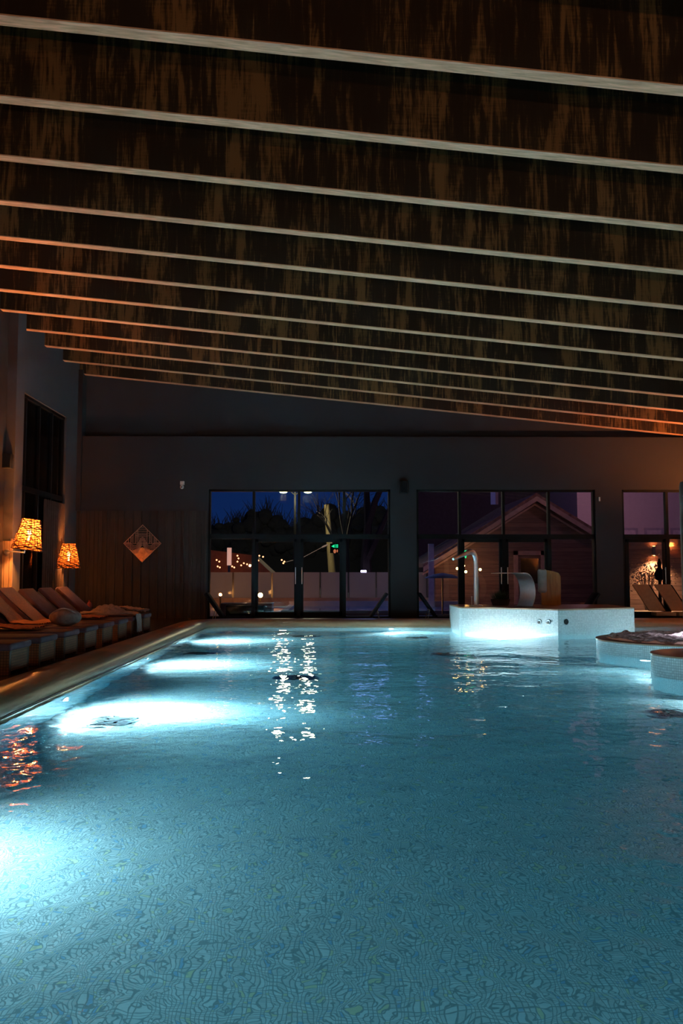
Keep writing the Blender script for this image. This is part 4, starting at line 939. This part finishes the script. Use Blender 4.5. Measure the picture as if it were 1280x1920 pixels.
x0_, x1_, z0_, z1_ = rect(919, 933, 915, 946, 50); f_ = MB().box(x0_, x1_, 49.9, 50, z0_, z1_).build('house_window', emit('blue_window', (.2, .22, .6), .07), t); MB().box(x1_ - .15, x1_, 49.85, 49.9, z0_, z1_).build('window_trim', TRIM, f_)
# annex wall behind the right window
YA = 30.0; t = thing('annex', 'wooden annex wall with a lamp outside the right window', 'outbuilding', (0, 0, 0))
x0_, x1_, z0_, z1_ = rect(1150, 1330, 1008, 1165, YA); MB().box(x0_, x1_, YA, YA + 2, -.05, P(1200, 1004, YA).z).build('plank_wall', PLANKH, t)
p = P(1223, 1033, YA); t = thing('outdoor_wall_lamp', 'bright wall lamp shining up and down outside the right window', 'wall lamp', (p.x, YA, p.z))
MB().tube([(0, -.12, -.16), (0, -.12, .16)], .05, 14).build('lamp_body', CHROMED, t); MB().lathe([(1e-5, .165), (.045, .165)], 14, M=Matrix.Translation((0, -.12, 0))).lathe([(1e-5, -.165), (.045, -.165)], 14, M=Matrix.Translation((0, -.12, 0))).build('lens', WLAMP, t)
light('wall_lamp_up', 'SPOT', (p.x, YA - .2, p.z + .2), 150, (1, .48, .16), .03, aim((0, .15, 1)), spot_size=R(110), spot_blend=.8)
light('wall_lamp_down', 'SPOT', (p.x, YA - .3, p.z - .2), 420, (1, .48, .16), .03, aim((0, .1, -1)), spot_size=R(120), spot_blend=.8)
b = MB(); rr = random.Random(12); c0 = P(1212, 1080, 29.2)
for i in range(900):
    a = Vector((rr.gauss(0, .42), rr.gauss(0, .15), rr.gauss(0, .26))); n1 = Vector((rr.uniform(-1, 1), rr.uniform(-1, 1), rr.uniform(-1, 1))).normalized(); n2 = n1.orthogonal().normalized(); n3 = n1.cross(n2); s_ = rr.uniform(.02, .055)
    b.add([a - n2 * s_, a + n3 * s_ * .5, a + n2 * s_, a - n3 * s_ * .5 + n1 * .01], [(0, 1, 2, 3)])
for i in range(14): x_ = rr.uniform(-.3, .3); b.tube([(x_ * .3, 0, -c0.z), (x_ * .7, 0, -.5), (x_, rr.uniform(-.1, .1), .1)], .012, 5)
o = b.build('shrub', simple('frosty_leaf', (.4, .28, .22), .6)); o.location = (c0.x, 29.2, c0.z - .0); tag(o, 'frosty leafy shrub lit by the outdoor wall lamp', 'shrub')
p = P(1236, 1075, 28.4); o = MB().lathe([(.05, -p.z), (.05, -.25), (.14, -.2), (.17, 0), (.1, .12), (.055, .2), (.07, .34), (.03, .48), (1e-5, .5)], 16).build('folded_parasol', LBLACK); o.location = p; tag(o, 'dark folded parasol standing before the outdoor wall lamp', 'parasol')
# light on the houses: unseen posts standing in for facade floodlights
for x_, y_, z_, e, c_, lb in ((2.81, 32.4, 4.9, 42, (.75, .42, .75), 'unseen violet lamp post left of the timber house'), (12.5, 38.0, 7.6, 560, (1, .55, .66), 'unseen violet lamp post lighting the pale house'), (9.75, 29.6, 5.6, 55, (1, .42, .36), 'unseen reddish lamp post above the timber gable')):
    t = thing('unseen_lamp_post', lb, 'lamp post', (x_, y_, -.05), 0, 'unseen lamp posts round the terrace'); MB().tube([(0, 0, 0), (0, 0, z_)], .05, 8).build('post', BLACK, t); MB().lathe([(.12, z_), (.14, z_ + .1), (.05, z_ + .18)], 14).build('head', BLACK, t)
    light('post_light', 'POINT', (x_, y_, z_ - .15), e, c_, .12)

# ------------------------------------------------------------------ world
w = bpy.data.worlds.new('night'); scene.world = w; w.use_nodes = True; nt = w.node_tree; bg = nt.nodes['Background']
tc = N(nt, 'ShaderNodeTexCoord'); sp = N(nt, 'ShaderNodeSeparateXYZ'); nt.links.new(tc.outputs['Generated'], sp.inputs[0])
c = ramp(nt, sp.outputs['Z'], [(0, (.003, .006, .03)), (.04, (.004, .018, .085)), (.5, (.001, .006, .03))])
nt.links.new(c, bg.inputs['Color']); bg.inputs['Strength'].default_value = 1.0

# ------------------------------------------------------------------ render look
scene.view_settings.view_transform = 'Standard'; scene.view_settings.look = 'None'; scene.view_settings.exposure = 0; scene.view_settings.gamma = 1
scene.view_settings.use_curve_mapping = False
cy = scene.cycles; cy.max_bounces = 10; cy.diffuse_bounces = 3; cy.glossy_bounces = 5; cy.transmission_bounces = 8; cy.transparent_max_bounces = 12; cy.volume_bounces = 0
cy.caustics_reflective = False; cy.caustics_refractive = True; cy.sample_clamp_indirect = 60; cy.use_denoising = True; cy.use_light_tree = True
try: cy.denoiser = 'OPENIMAGEDENOISE'
except Exception: pass
